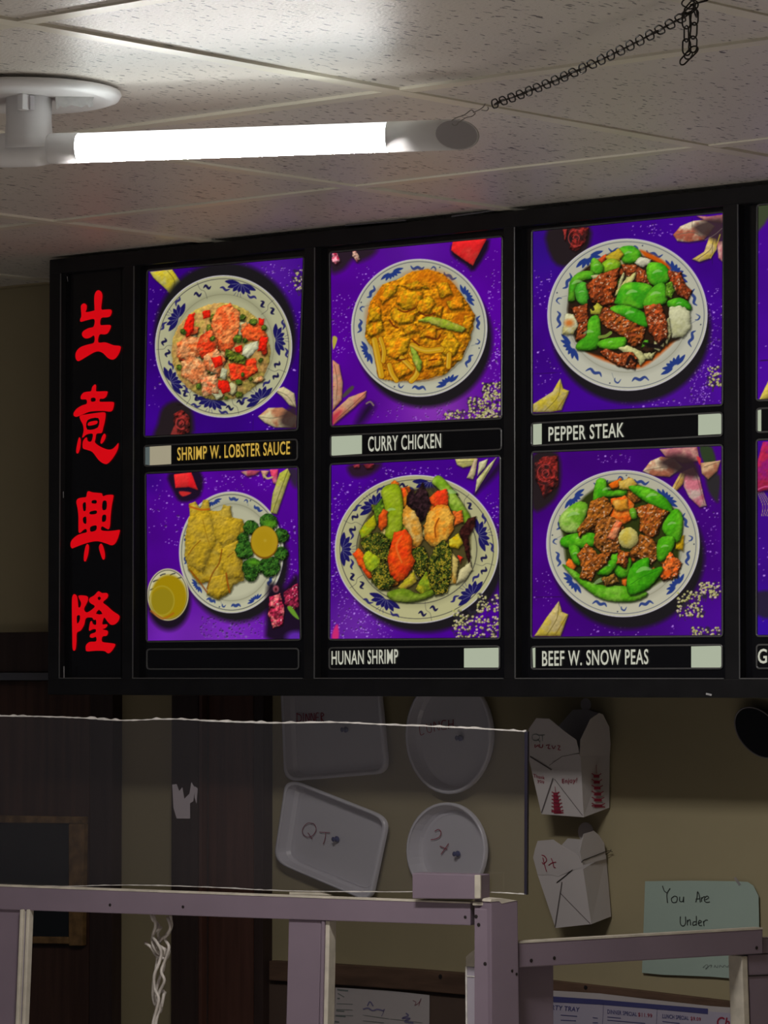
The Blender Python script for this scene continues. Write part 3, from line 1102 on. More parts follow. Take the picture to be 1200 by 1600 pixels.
    def rose(self, dark, red, seed=3):
        self.poly(dark, (34, 27, 26), 8, 0.97)
        self.piece(red, (120, 34, 30), (52, 24, 24), 0.7, 7, 4, 0.7, 0.10, (190, 110, 105), seed, 0.4)
        p = self.px(red)
        cx, cy = sum(q[0] for q in p) / len(p), sum(q[1] for q in p) / len(p)
        R = max(abs(q[0] - cx) for q in p)
        for k in range(4):
            r = R * (0.85 - 0.2 * k)
            pts = [(cx + r * math.cos(t + k), cy + r * 1.05 * math.sin(t + k)) for t in np.linspace(0, 4.2, 12)]
            self.line(pts, 1.3, (178, 62, 58) if k % 2 else (38, 22, 22), 0.8, raw=True)

    def petal(self, pts, col, col2, vein=None, seed=1):
        self.piece(pts, col, col2, 0.12, 14, 3, 0.82, 0, seed=seed, shadow=0.45, wob=0.2)
        if vein:
            self.line(vein, 1.2, np.array(col) * 0.55, 0.7)

    def finish(self, name='picture_panel'):
        c = np.clip(self.C, 0, 255) / 255.0
        c = np.where(c <= 0.04045, c / 12.92, ((c + 0.055) / 1.055) ** 2.4)
        # lay the grid on the print plane of the board
        U, Vv = self.U.ravel(), self.V.ravel()
        fw, rt, up = (np.array(x) for x in (FW, RT, UP))
        d = fw + rt * ((U - 600) / F_PX)[:, None] - up * ((Vv - 800) / F_PX)[:, None]
        P = np.array(EYE) + d * (Y_PRINT / d[:, 1])[:, None]
        h, w = self.U.shape
        org = P.mean(0)
        me = bpy.data.meshes.new(name)
        idx = np.arange(h * w).reshape(h, w)
        quads = np.stack([idx[1:, :-1], idx[1:, 1:], idx[:-1, 1:], idx[:-1, :-1]], -1).reshape(-1, 4)
        me.vertices.add(h * w)
        me.vertices.foreach_set('co', (P - org).astype(np.float32).ravel())
        me.loops.add(quads.size)
        me.loops.foreach_set('vertex_index', quads.astype(np.int32).ravel())
        me.polygons.add(len(quads))
        me.polygons.foreach_set('loop_start', np.arange(0, quads.size, 4, dtype=np.int32))
        me.polygons.foreach_set('loop_total', np.full(len(quads), 4, np.int32))
        me.update(calc_edges=True)
        at = me.color_attributes.new('ink', 'FLOAT_COLOR', 'POINT')
        rgba = np.concatenate([c.reshape(-1, 3), np.ones((h * w, 1))], 1).astype(np.float32)
        at.data.foreach_set('color', rgba.ravel())
        me.materials.append(M['print'])
        o = bpy.data.objects.new(name, me)
        COL.objects.link(o)
        o.parent = board
        o.location = Vector(org) - WORLD_LOC[board.name]
        WORLD_LOC[o.name] = Vector(org)
        bezel_ring(grow(self.corners, 2.0), 5.0, 'window_lip', o)
        return o


GREEN, GREEN2 = (52, 142, 22), (84, 158, 30)
MEAT, MEAT2 = (136, 62, 26), (104, 46, 22)
ONION = (172, 168, 116)


def meat(k, pts, c=MEAT, c2=MEAT2):
    k.piece(pts, c, c2, 0.75, 6, 4, 0.7, 0.36, (196, 158, 124), wob=1.2, size_up=1.03, shadow=0.9, relief=0.45)


def pepper(k, pts, c=GREEN, c2=GREEN2, hl=0.12):
    k.piece(pts, c, c2, 0.14, 14, 5, 0.66, 0, shadow=0.75, smooth=True, wob=0.35, relief=0.35, size_up=1.07)
    if hl > 0.04:
        q = k.px(pts)
        cx, cy = sum(p[0] for p in q) / len(q), sum(p[1] for p in q) / len(q)
        R = min(max(p[0] for p in q) - min(p[0] for p in q), max(p[1] for p in q) - min(p[1] for p in q)) / 2
        k.line([(cx - R * 0.5, cy - R * 0.12), (cx - R * 0.1, cy - R * 0.34), (cx + R * 0.35, cy - R * 0.30)], R * 0.22, (158, 192, 130), 0.55, raw=True, taper=True)


def broccoli(k, pts, c=(26, 58, 20), sp=(96, 128, 40), sk=0.55):
    k.piece(pts, c, (44, 84, 26), 0.6, 6, 5, 0.55, 0, speck=sk, speckcol=sp)


def filler(k, outline, kinds, n, r, seed):
    """small bits that close the gaps between the big pieces"""
    rs = np.random.RandomState(seed)
    xs_, ys_ = [p[0] for p in outline], [p[1] for p in outline]
    cx, cy = sum(xs_) / len(xs_), sum(ys_) / len(ys_)
    for i in range(n):
        t = rs.randint(len(outline))
        q = rs.uniform(0, 0.93) ** 0.6
        x, y = cx + (outline[t][0] - cx) * q + rs.uniform(-r, r), cy + (outline[t][1] - cy) * q + rs.uniform(-r, r)
        a0, el = rs.uniform(0, 6.28), rs.uniform(0.45, 0.9)
        rr = r * rs.uniform(0.6, 1.25)
        ca, sa = math.cos(a0), math.sin(a0)
        pts = []
        for th in np.linspace(0, 6.28, 7)[:-1]:
            u, v = rr * math.cos(th) * rs.uniform(0.8, 1.15), rr * el * math.sin(th) * rs.uniform(0.8, 1.15)
            pts.append((x + u * ca - v * sa, y + u * sa + v * ca))
        c, c2, tex, hl = kinds[rs.randint(len(kinds))]
        k.piece(pts, c, c2, tex, 6, 3, 0.7, hl * 0.6, shadow=0.8, wob=0.8)


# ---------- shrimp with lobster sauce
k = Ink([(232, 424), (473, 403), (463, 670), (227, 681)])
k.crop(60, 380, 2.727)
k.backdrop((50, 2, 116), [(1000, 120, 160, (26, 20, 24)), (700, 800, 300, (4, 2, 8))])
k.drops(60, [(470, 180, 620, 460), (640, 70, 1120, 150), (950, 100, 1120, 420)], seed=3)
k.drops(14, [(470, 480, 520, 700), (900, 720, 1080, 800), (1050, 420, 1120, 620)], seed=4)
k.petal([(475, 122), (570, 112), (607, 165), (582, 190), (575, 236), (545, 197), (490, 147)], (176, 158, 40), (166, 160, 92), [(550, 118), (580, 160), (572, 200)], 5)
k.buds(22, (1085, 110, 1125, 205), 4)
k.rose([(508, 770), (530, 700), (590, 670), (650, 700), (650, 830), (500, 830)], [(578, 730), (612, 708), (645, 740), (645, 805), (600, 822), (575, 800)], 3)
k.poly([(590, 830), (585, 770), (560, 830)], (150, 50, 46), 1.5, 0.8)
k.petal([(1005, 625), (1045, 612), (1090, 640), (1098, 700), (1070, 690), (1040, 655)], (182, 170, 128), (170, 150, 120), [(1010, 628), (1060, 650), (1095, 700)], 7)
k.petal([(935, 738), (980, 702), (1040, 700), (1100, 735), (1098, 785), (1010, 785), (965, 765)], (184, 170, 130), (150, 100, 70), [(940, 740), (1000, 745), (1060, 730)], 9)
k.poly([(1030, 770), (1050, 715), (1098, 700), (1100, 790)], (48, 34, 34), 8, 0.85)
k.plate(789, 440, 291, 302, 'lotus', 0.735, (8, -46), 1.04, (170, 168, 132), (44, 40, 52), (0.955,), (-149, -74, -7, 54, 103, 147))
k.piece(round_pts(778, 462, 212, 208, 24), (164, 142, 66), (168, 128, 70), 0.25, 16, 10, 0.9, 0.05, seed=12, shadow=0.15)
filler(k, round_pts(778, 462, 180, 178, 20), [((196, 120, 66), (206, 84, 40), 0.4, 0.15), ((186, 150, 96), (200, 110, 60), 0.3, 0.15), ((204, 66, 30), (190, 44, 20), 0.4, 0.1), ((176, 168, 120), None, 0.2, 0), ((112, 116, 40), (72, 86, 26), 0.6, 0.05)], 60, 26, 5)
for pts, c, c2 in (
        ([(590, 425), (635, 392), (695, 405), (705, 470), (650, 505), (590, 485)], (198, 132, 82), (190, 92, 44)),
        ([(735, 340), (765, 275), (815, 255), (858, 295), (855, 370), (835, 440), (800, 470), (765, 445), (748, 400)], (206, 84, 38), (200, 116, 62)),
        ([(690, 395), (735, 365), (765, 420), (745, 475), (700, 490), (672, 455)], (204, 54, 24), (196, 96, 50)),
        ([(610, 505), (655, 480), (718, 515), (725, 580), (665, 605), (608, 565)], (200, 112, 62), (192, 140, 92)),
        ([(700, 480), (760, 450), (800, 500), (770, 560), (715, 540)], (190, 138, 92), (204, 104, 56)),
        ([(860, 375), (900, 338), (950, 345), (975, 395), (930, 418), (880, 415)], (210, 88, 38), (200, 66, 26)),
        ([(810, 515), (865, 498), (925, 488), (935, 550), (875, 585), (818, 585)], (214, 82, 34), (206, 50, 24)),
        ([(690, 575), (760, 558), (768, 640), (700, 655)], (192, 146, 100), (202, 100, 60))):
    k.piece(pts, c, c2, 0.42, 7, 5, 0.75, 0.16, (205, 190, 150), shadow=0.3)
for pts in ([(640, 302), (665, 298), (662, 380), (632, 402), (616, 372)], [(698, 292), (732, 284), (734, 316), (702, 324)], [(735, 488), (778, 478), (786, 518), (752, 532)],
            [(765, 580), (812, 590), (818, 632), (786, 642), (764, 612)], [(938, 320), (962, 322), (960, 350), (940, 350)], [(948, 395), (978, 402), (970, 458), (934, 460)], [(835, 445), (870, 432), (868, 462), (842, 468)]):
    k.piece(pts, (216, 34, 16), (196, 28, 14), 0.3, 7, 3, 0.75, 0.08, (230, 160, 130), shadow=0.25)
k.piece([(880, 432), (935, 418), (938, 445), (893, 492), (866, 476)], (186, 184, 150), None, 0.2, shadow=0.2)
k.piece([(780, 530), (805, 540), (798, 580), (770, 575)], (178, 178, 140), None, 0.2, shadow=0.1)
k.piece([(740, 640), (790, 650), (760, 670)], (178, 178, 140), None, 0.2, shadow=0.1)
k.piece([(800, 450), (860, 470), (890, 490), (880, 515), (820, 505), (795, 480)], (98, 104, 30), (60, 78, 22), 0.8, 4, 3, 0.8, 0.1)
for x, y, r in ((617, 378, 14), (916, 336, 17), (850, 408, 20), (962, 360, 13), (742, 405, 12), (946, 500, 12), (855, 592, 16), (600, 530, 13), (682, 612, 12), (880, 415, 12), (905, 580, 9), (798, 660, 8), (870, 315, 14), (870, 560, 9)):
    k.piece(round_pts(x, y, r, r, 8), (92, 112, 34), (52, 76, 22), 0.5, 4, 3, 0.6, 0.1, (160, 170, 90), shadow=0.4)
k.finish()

# ---------- curry chicken
k = Ink([(517, 396), (783, 371), (782, 652), (519, 665)])
k.crop(490, 350, 3.636)
k.backdrop((78, 3, 140), [(700, 1060, 260, (46, 44, 22)), (560, 130, 250, (6, 16, 4))])
k.drops(70, [(990, 260, 1065, 900), (110, 400, 290, 620)], seed=5)
k.drops(26, [(780, 80, 1060, 300), (240, 240, 400, 380), (960, 600, 1065, 900), (110, 620, 230, 760)], seed=6)
k.drops(60, [(330, 1010, 800, 1120)], 0.8, (172, 130, 214), seed=7)
k.poly([(100, 150), (345, 135), (335, 180), (260, 215), (220, 205), (170, 260), (100, 275)], (38, 28, 32), 10, 0.95)
k.piece([(106, 165), (130, 165), (150, 210), (130, 235), (106, 215)], (170, 40, 70), (200, 130, 140), 0.6, 4, 2, 0.8, 0.25, (220, 190, 190))
k.piece([(218, 150), (240, 152), (265, 200), (245, 215), (222, 180)], (190, 150, 130), (130, 50, 70), 0.5, 4, 2, 0.8, 0.2, (220, 200, 190))
k.poly([(805, 105), (1000, 92), (915, 262), (860, 230), (785, 175)], (22, 16, 26), 6, 0.95)
k.piece([(792, 98), (985, 80), (905, 236), (860, 208), (820, 180), (780, 150)], (202, 32, 34), (192, 50, 44), 0.10, 14, 3, 0.9, 0.02, shadow=0.2, wob=0.3)
k.poly([(108, 640), (135, 650), (112, 715)], (170, 160, 60), 1.2)
k.poly([(240, 1130), (300, 1020), (345, 1040), (280, 1130)], (24, 16, 30), 14, 0.9)
k.petal([(108, 772), (145, 800), (165, 900), (160, 1000), (108, 1060)], (182, 122, 96), (164, 130, 104), [(118, 800), (135, 900), (128, 1000)], 3)
k.petal([(108, 1070), (200, 985), (300, 948), (295, 985), (210, 1060), (112, 1142)], (184, 112, 90), (168, 128, 100), [(130, 1110), (220, 1030), (300, 955)], 4)
k.poly([(108, 1142), (108, 1085), (160, 1060)], (176, 40, 60), 6, 0.8)
k.poly([(165, 970), (215, 920), (228, 935), (175, 985)], (70, 62, 60), 2)
k.line([(300, 1020), (322, 1010), (340, 1030)], 2.5, (120, 100, 96))
k.plate(600, 590, 385, 390, 'fan', 0.78, (30, 62), 1.0, (174, 172, 150), (50, 54, 80), (0.965,), (155, -34, 62, -117))
k.buds(120, (880, 985, 1065, 1105), 8)
k.buds(60, (960, 900, 1065, 1000), 9)
k.buds(26, (745, 1060, 880, 1108), 10)
base = [(300, 560), (320, 440), (395, 345), (490, 310), (560, 268), (650, 255), (740, 285), (815, 360), (875, 450), (918, 520), (892, 650), (840, 770), (745, 855), (600, 892), (440, 892), (365, 872), (345, 720), (290, 640)]
k.piece(base, (176, 106, 12), (186, 128, 16), 0.5, 9, 8, 0.8, 0.12, (214, 190, 120), 31, 0.3)
for x, y, a, b in ((640, 300, 110, 40), (760, 400, 60, 90), (400, 420, 50, 60), (560, 860, 130, 26), (330, 520, 30, 60), (840, 560, 50, 70)):
    k.ell(x, y, a, b, (188, 92, 10), 10, 0.55)
for pts in ([(478, 395), (560, 352), (625, 385), (605, 462), (520, 492), (465, 445)], [(440, 470), (500, 482), (585, 502), (560, 562), (480, 572), (438, 530)], [(590, 442), (660, 408), (695, 450), (655, 508), (590, 505)],
            [(300, 572), (385, 542), (402, 600), (330, 642), (298, 622)], [(410, 672), (480, 632), (548, 648), (532, 722), (470, 772), (408, 742)], [(720, 682), (775, 608), (832, 682), (802, 752), (728, 742)],
            [(335, 440), (382, 480), (382, 542), (308, 562), (318, 500)], [(500, 350), (590, 325), (655, 365), (560, 372)], [(678, 478), (735, 468), (722, 528), (676, 512)], [(755, 440), (842, 418), (856, 482), (780, 492)],
            [(420, 350), (480, 345), (460, 400), (390, 455), (370, 420)], [(640, 590), (700, 590), (690, 650), (610, 640)], [(500, 580), (580, 560), (600, 610), (520, 630)], [(690, 330), (760, 330), (790, 400), (720, 420)], [(860, 520), (910, 530), (880, 620), (840, 600)],
            [(640, 760), (720, 740), (740, 800), (650, 820)], [(450, 800), (520, 780), (560, 840), (480, 880)]):
    k.piece(pts, (190, 140, 18), (196, 116, 14), 0.34, 9, 5, 0.66, 0.10, (216, 196, 120), shadow=0.55)
for ln, w in (([(345, 660), (365, 760), (385, 862)], 9), ([(555, 735), (592, 790), (588, 850), (555, 890)], 8), ([(430, 800), (445, 850), (470, 888)], 7), ([(560, 690), (640, 720), (725, 712)], 9), ([(500, 760), (560, 820)], 7), ([(770, 740), (765, 810)], 7), ([(380, 650), (400, 720), (395, 780)], 6)):
    k.line(ln, w + 2, (120, 60, 8), 0.7)
    k.line(ln, w, (190, 142, 22))
    k.line([(x - 8, y) for x, y in ln], w * 0.3, (206, 170, 70), 0.6)
for ln in ([(430, 545), (455, 580), (480, 590)], [(600, 500), (640, 520), (690, 505)], [(560, 655), (600, 690)], [(480, 775), (520, 768)], [(700, 600), (760, 590)], [(480, 485), (520, 500), (575, 480)], [(640, 640), (700, 655), (720, 630)], [(655, 775), (700, 768)]):
    k.line(ln, 2.6, (98, 38, 8), 0.85)
k.piece([(598, 548), (650, 524), (720, 535), (805, 562), (862, 592), (842, 618), (740, 592), (650, 560)], (132, 148, 34), (150, 150, 60), 0.15, 9, 3, 0.75, 0.05)
k.piece([(543, 688), (580, 716), (612, 780), (612, 835), (598, 842), (570, 782)], (128, 150, 44), (160, 160, 70), 0.15, 9, 3, 0.75)
k.finish()

# ---------- pepper steak
k = Ink([(833, 362), (1129, 333), (1127, 631), (833, 646)])
k.crop(800, 310, 3.0)
k.backdrop((60, 4, 130), [(140, 250, 160, (-12, 8, -6)), (800, 900, 260, (10, 8, 6))])
k.drops(110, [(880, 420, 985, 800), (830, 780, 930, 960)], seed=8)
k.drops(34, [(560, 120, 760, 180), (105, 330, 190, 520), (105, 700, 230, 960), (500, 930, 980, 985)], seed=9)
k.rose([(165, 145), (360, 130), (350, 250), (265, 318), (190, 290)], [(250, 145), (300, 138), (358, 138), (348, 205), (300, 248), (268, 235), (285, 190)], 6)
k.piece([(238, 145), (256, 145), (248, 195)], (150, 48, 44), None, 0.3)
k.petal([(755, 170), (790, 130), (850, 105), (905, 100), (950, 130), (900, 195), (830, 205), (775, 200)], (186, 168, 140), (150, 80, 60), [(770, 170), (850, 160), (900, 190)], 3)
k.petal([(845, 285), (900, 250), (925, 180), (960, 190), (960, 240), (930, 280), (880, 298)], (184, 160, 110), (176, 150, 70), [(870, 285), (930, 240), (945, 190)], 4)
k.petal([(960, 200), (990, 200), (990, 300), (968, 280)], (186, 140, 130), (170, 90, 100), None, 5)
k.petal([(865, 82), (925, 85), (990, 75), (990, 115), (910, 105)], (170, 110, 110), (140, 80, 84), None, 6)
k.poly([(850, 130), (920, 100), (990, 100), (990, 205), (930, 190), (880, 170)], (56, 40, 40), 9, 0.9)
k.line([(905, 195), (950, 170), (985, 140)], 1.0, (120, 110, 96), 0.7)
k.line([(930, 280), (955, 230), (975, 170)], 1.6, (170, 150, 50), 0.9)
k.petal([(98, 965), (190, 905), (226, 843), (240, 892), (268, 902), (232, 992), (180, 1002), (98, 1002)], (172, 152, 48), (164, 148, 92), [(150, 1000), (215, 930), (228, 860)], 7)
k.line([(212, 990), (262, 915)], 1.5, (120, 92, 30), 0.8)
k.buds(42, (918, 790, 985, 880), 12)
k.plate(541, 545, 374, 355, 'fan', 0.76, (16, 62), 1.0, (176, 174, 156), (60, 66, 90), (0.962,), (-123, 149, 49, -43))
k.poly([(600, 240), (700, 285), (745, 330), (700, 330), (640, 290)], (188, 80, 10), 4)
k.poly([(345, 715), (430, 760), (560, 795), (640, 775), (770, 660), (740, 640), (560, 760), (400, 700)], (178, 72, 14), 5)
k.poly([(270, 450), (290, 380), (380, 300), (510, 240), (600, 265), (700, 310), (780, 380), (830, 450), (800, 640), (740, 680), (640, 755), (560, 780), (430, 745), (320, 700), (262, 560)], (40, 26, 16), 4)
filler(k, [(270, 450), (290, 380), (380, 300), (510, 240), (600, 265), (700, 310), (780, 380), (830, 450), (800, 640), (740, 680), (640, 755), (560, 780), (430, 745), (320, 700), (262, 560)], [((118, 52, 22), (84, 38, 18), 0.7, 0.3), ((128, 58, 24), (92, 40, 20), 0.7, 0.3), ((56, 138, 24), (84, 150, 34), 0.15, 0), (ONION, None, 0.12, 0), ((44, 28, 18), None, 0.4, 0.05)], 30, 30, 8)
meat(k, [(510, 310), (560, 303), (622, 338), (655, 400), (610, 405), (540, 362)])
pepper(k, [(505, 237), (560, 224), (602, 260), (582, 296), (530, 302), (510, 272)])
k.piece([(395, 290), (440, 262), (450, 280), (415, 310)], (180, 70, 30), None, 0.2)
k.piece([(438, 272), (500, 234), (522, 262), (505, 292), (448, 302)], (172, 146, 34), (160, 140, 40), 0.15, hl=0.06)
pepper(k, [(418, 312), (460, 284), (505, 300), (492, 332), (430, 348)], (132, 156, 34), (110, 160, 30))
pepper(k, [(374, 288), (396, 286), (426, 318), (415, 352), (372, 352)], (70, 150, 26), (100, 160, 40))
pepper(k, [(268, 440), (275, 390), (310, 352), (370, 344), (380, 374), (322, 390), (300, 430), (296, 472), (268, 476)], (84, 150, 30), (60, 140, 24))
pepper(k, [(298, 420), (328, 394), (352, 410), (358, 480), (330, 497), (303, 470)], (48, 128, 26), (70, 150, 40))
k.piece([(575, 302), (600, 274), (652, 286), (648, 312), (600, 322)], (180, 176, 150), None, 0.12)
k.piece([(370, 362), (440, 350), (430, 372), (380, 380)], ONION, None, 0.12)
meat(k, [(348, 402), (430, 350), (502, 328), (492, 400), (470, 452), (482, 492), (420, 497), (368, 462)], (140, 62, 24))
k.piece([(486, 452), (500, 400), (520, 345), (530, 350), (510, 420)], ONION, None, 0.12)
k.piece([(490, 432), (540, 372), (582, 344), (572, 382), (512, 442), (482, 457)], (178, 170, 104), None, 0.12)
pepper(k, [(640, 310), (700, 308), (738, 350), (724, 392), (670, 408), (638, 372)], hl=0.2)
meat(k, [(735, 338), (790, 348), (808, 400), (842, 430), (822, 472), (780, 452), (740, 392)], (140, 58, 26))
pepper(k, [(492, 470), (518, 410), (570, 396), (642, 408), (648, 442), (612, 512), (550, 504), (488, 492)], hl=0.14)
pepper(k, [(618, 492), (650, 430), (702, 398), (724, 440), (718, 488), (650, 512)], (70, 148, 26))
k.piece([(720, 400), (750, 388), (764, 430), (748, 468), (720, 458)], (90, 130, 34), (60, 90, 20), 0.6, 4, 3, 0.7, 0.3, (190, 200, 120))
pepper(k, [(734, 482), (790, 468), (832, 495), (832, 522), (780, 512), (738, 508)])
k.piece([(738, 512), (790, 500), (832, 530), (838, 610), (802, 652), (750, 654), (732, 590)], (176, 174, 138), (164, 162, 120), 0.08, 14, 6, 0.8)
pepper(k, [(468, 512), (530, 503), (602, 528), (638, 560), (632, 600), (580, 592), (520, 552), (474, 542)])
meat(k, [(413, 520), (450, 513), (520, 558), (622, 608), (604, 680), (560, 693), (528, 652), (440, 602), (408, 562)], (146, 72, 26))
k.piece([(715, 570), (735, 560), (745, 640), (725, 690), (715, 640)], ONION, None, 0.1)
meat(k, [(620, 508), (692, 493), (722, 560), (728, 650), (690, 684), (642, 622), (628, 560)], (140, 60, 26))
k.piece([(365, 522), (400, 488), (422, 510), (412, 542), (370, 544)], (164, 158, 52), None, 0.12)
k.piece([(250, 540), (312, 548), (318, 590), (285, 637), (233, 637)], (180, 176, 140), (172, 160, 100), 0.1)
k.ell(268, 584, 20, 16, (190, 90, 20), 6, 0.8)
meat(k, [(278, 515), (350, 498), (358, 560), (342, 672), (300, 662), (312, 590)])
pepper(k, [(360, 572), (402, 556), (412, 640), (392, 702), (308, 704), (313, 670), (350, 640)], (60, 140, 22))
k.line([(410, 650), (440, 645), (462, 630)], 5, (110, 130, 50))
pepper(k, [(403, 682), (440, 660), (528, 653), (514, 702), (430, 703)], (80, 158, 26))
k.piece([(490, 702), (540, 688), (602, 718), (628, 750), (602, 782), (575, 742)], (176, 172, 116), None, 0.12)
meat(k, [(412, 720), (440, 705), (500, 728), (560, 718), (588, 750), (572, 796), (500, 786), (450, 752)])
k.piece([(640, 735), (672, 720), (655, 755)], ONION, None, 0.1)
for ln in ([(620, 680), (680, 690), (716, 660)], [(540, 775), (555, 740), (575, 760)], [(360, 480), (380, 520)], [(640, 690), (700, 700)]):
    k.line(ln, 5, (22, 14, 14), 0.9)
k.finish()

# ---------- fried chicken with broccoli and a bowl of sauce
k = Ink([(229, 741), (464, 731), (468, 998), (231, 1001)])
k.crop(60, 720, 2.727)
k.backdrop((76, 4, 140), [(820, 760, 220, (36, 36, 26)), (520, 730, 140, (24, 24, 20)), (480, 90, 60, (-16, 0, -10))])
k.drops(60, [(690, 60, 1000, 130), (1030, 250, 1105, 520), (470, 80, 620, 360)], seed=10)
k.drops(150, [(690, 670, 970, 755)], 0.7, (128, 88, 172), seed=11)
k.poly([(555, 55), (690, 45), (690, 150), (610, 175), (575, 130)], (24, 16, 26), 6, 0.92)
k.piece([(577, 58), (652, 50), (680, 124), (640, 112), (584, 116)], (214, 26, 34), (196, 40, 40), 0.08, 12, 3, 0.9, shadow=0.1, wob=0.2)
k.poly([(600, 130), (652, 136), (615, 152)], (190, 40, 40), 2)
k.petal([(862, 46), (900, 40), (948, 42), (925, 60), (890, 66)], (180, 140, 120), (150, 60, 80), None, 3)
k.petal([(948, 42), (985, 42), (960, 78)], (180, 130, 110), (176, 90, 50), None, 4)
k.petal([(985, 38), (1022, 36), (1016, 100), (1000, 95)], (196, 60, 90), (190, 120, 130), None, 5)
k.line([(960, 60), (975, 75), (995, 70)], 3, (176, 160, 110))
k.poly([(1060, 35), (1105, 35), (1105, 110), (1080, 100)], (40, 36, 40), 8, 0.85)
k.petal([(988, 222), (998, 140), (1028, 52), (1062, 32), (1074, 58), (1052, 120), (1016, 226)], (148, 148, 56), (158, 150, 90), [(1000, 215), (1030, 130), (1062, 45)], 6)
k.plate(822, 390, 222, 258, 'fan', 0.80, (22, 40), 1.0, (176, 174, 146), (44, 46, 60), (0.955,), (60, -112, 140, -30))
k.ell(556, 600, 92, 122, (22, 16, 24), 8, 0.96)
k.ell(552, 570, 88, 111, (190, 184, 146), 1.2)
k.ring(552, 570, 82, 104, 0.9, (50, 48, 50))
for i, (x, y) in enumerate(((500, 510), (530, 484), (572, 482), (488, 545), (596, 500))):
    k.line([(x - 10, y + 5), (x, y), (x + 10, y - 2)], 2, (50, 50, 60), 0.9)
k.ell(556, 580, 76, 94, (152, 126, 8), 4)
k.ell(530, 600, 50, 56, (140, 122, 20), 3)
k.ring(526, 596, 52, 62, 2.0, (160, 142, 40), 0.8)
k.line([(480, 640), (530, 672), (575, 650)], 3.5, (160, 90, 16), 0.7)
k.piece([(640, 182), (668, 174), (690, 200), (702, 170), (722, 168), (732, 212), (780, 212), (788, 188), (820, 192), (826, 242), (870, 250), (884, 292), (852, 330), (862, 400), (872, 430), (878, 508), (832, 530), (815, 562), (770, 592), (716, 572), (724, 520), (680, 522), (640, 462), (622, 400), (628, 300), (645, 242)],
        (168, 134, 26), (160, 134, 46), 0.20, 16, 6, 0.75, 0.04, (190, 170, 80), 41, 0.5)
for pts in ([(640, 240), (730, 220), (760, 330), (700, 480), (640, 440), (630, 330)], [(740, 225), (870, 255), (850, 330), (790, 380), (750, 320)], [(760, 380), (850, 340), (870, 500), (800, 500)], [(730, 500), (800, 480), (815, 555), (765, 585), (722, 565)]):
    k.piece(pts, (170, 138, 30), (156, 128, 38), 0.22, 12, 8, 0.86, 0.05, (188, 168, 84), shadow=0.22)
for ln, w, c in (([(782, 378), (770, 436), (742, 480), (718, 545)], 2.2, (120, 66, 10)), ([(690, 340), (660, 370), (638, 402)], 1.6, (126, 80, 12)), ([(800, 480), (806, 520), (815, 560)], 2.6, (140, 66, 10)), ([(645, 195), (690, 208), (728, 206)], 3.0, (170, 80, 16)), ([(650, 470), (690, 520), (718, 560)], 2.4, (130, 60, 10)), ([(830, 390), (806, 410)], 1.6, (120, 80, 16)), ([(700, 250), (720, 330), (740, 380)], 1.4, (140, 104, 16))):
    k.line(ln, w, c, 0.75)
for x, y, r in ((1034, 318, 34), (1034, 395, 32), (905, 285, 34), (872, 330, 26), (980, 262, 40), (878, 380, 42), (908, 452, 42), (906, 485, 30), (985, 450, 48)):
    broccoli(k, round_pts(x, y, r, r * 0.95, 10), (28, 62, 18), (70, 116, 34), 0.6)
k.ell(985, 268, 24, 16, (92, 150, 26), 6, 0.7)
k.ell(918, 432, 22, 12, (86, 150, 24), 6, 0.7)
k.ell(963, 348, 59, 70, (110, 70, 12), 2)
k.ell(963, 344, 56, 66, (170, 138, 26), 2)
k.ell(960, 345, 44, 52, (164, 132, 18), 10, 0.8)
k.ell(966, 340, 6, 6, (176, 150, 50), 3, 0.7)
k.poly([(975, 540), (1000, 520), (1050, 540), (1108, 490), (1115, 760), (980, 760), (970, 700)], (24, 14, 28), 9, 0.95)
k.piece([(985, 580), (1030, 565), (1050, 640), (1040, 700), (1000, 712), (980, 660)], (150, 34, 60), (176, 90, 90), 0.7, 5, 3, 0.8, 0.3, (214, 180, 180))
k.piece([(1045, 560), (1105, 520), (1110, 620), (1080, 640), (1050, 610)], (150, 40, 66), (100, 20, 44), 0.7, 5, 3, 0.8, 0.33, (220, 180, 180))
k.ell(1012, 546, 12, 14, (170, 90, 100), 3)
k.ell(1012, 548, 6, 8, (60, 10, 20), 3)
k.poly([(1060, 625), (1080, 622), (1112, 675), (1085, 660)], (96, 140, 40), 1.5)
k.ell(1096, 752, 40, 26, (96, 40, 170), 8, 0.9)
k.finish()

# ---------- hunan shrimp
k = Ink([(518, 727), (780, 714), (779, 996), (516, 998)])
k.crop(490, 700, 3.6365)
k.backdrop((68, 2, 138), [(240, 1010, 200, (34, 34, 20)), (1000, 760, 120, (-6, 0, -8))])
k.drops(120, [(100, 180, 360, 520), (100, 760, 330, 1080)], 0.4, seed=12)
k.drops(50, [(100, 520, 160, 780), (980, 250, 1055, 560), (380, 110, 800, 170), (240, 960, 460, 1080)], 0.3, seed=13)
k.poly([(205, 95), (385, 85), (330, 150), (250, 170), (205, 150)], (40, 24, 34), 8, 0.95)
k.piece([(222, 98), (262, 92), (258, 112), (230, 112)], (150, 50, 60), None, 0.4)
k.piece([(285, 95), (345, 90), (330, 115), (300, 120)], (140, 44, 52), (80, 20, 30), 0.5)
k.poly([(900, 280), (1055, 70), (1060, 130), (960, 230)], (30, 16, 40), 9, 0.9)
k.petal([(803, 62), (930, 58), (905, 98), (850, 112), (815, 95)], (168, 160, 96), (160, 152, 60), [(820, 80), (920, 74)], 3)
k.petal([(870, 170), (888, 130), (912, 62), (932, 62), (918, 150), (905, 178)], (176, 166, 120), (160, 140, 110), None, 4)
k.petal([(918, 255), (926, 180), (990, 100), (1040, 52), (1010, 110), (960, 190)], (170, 166, 106), (178, 172, 130), [(930, 230), (1000, 110)], 5)
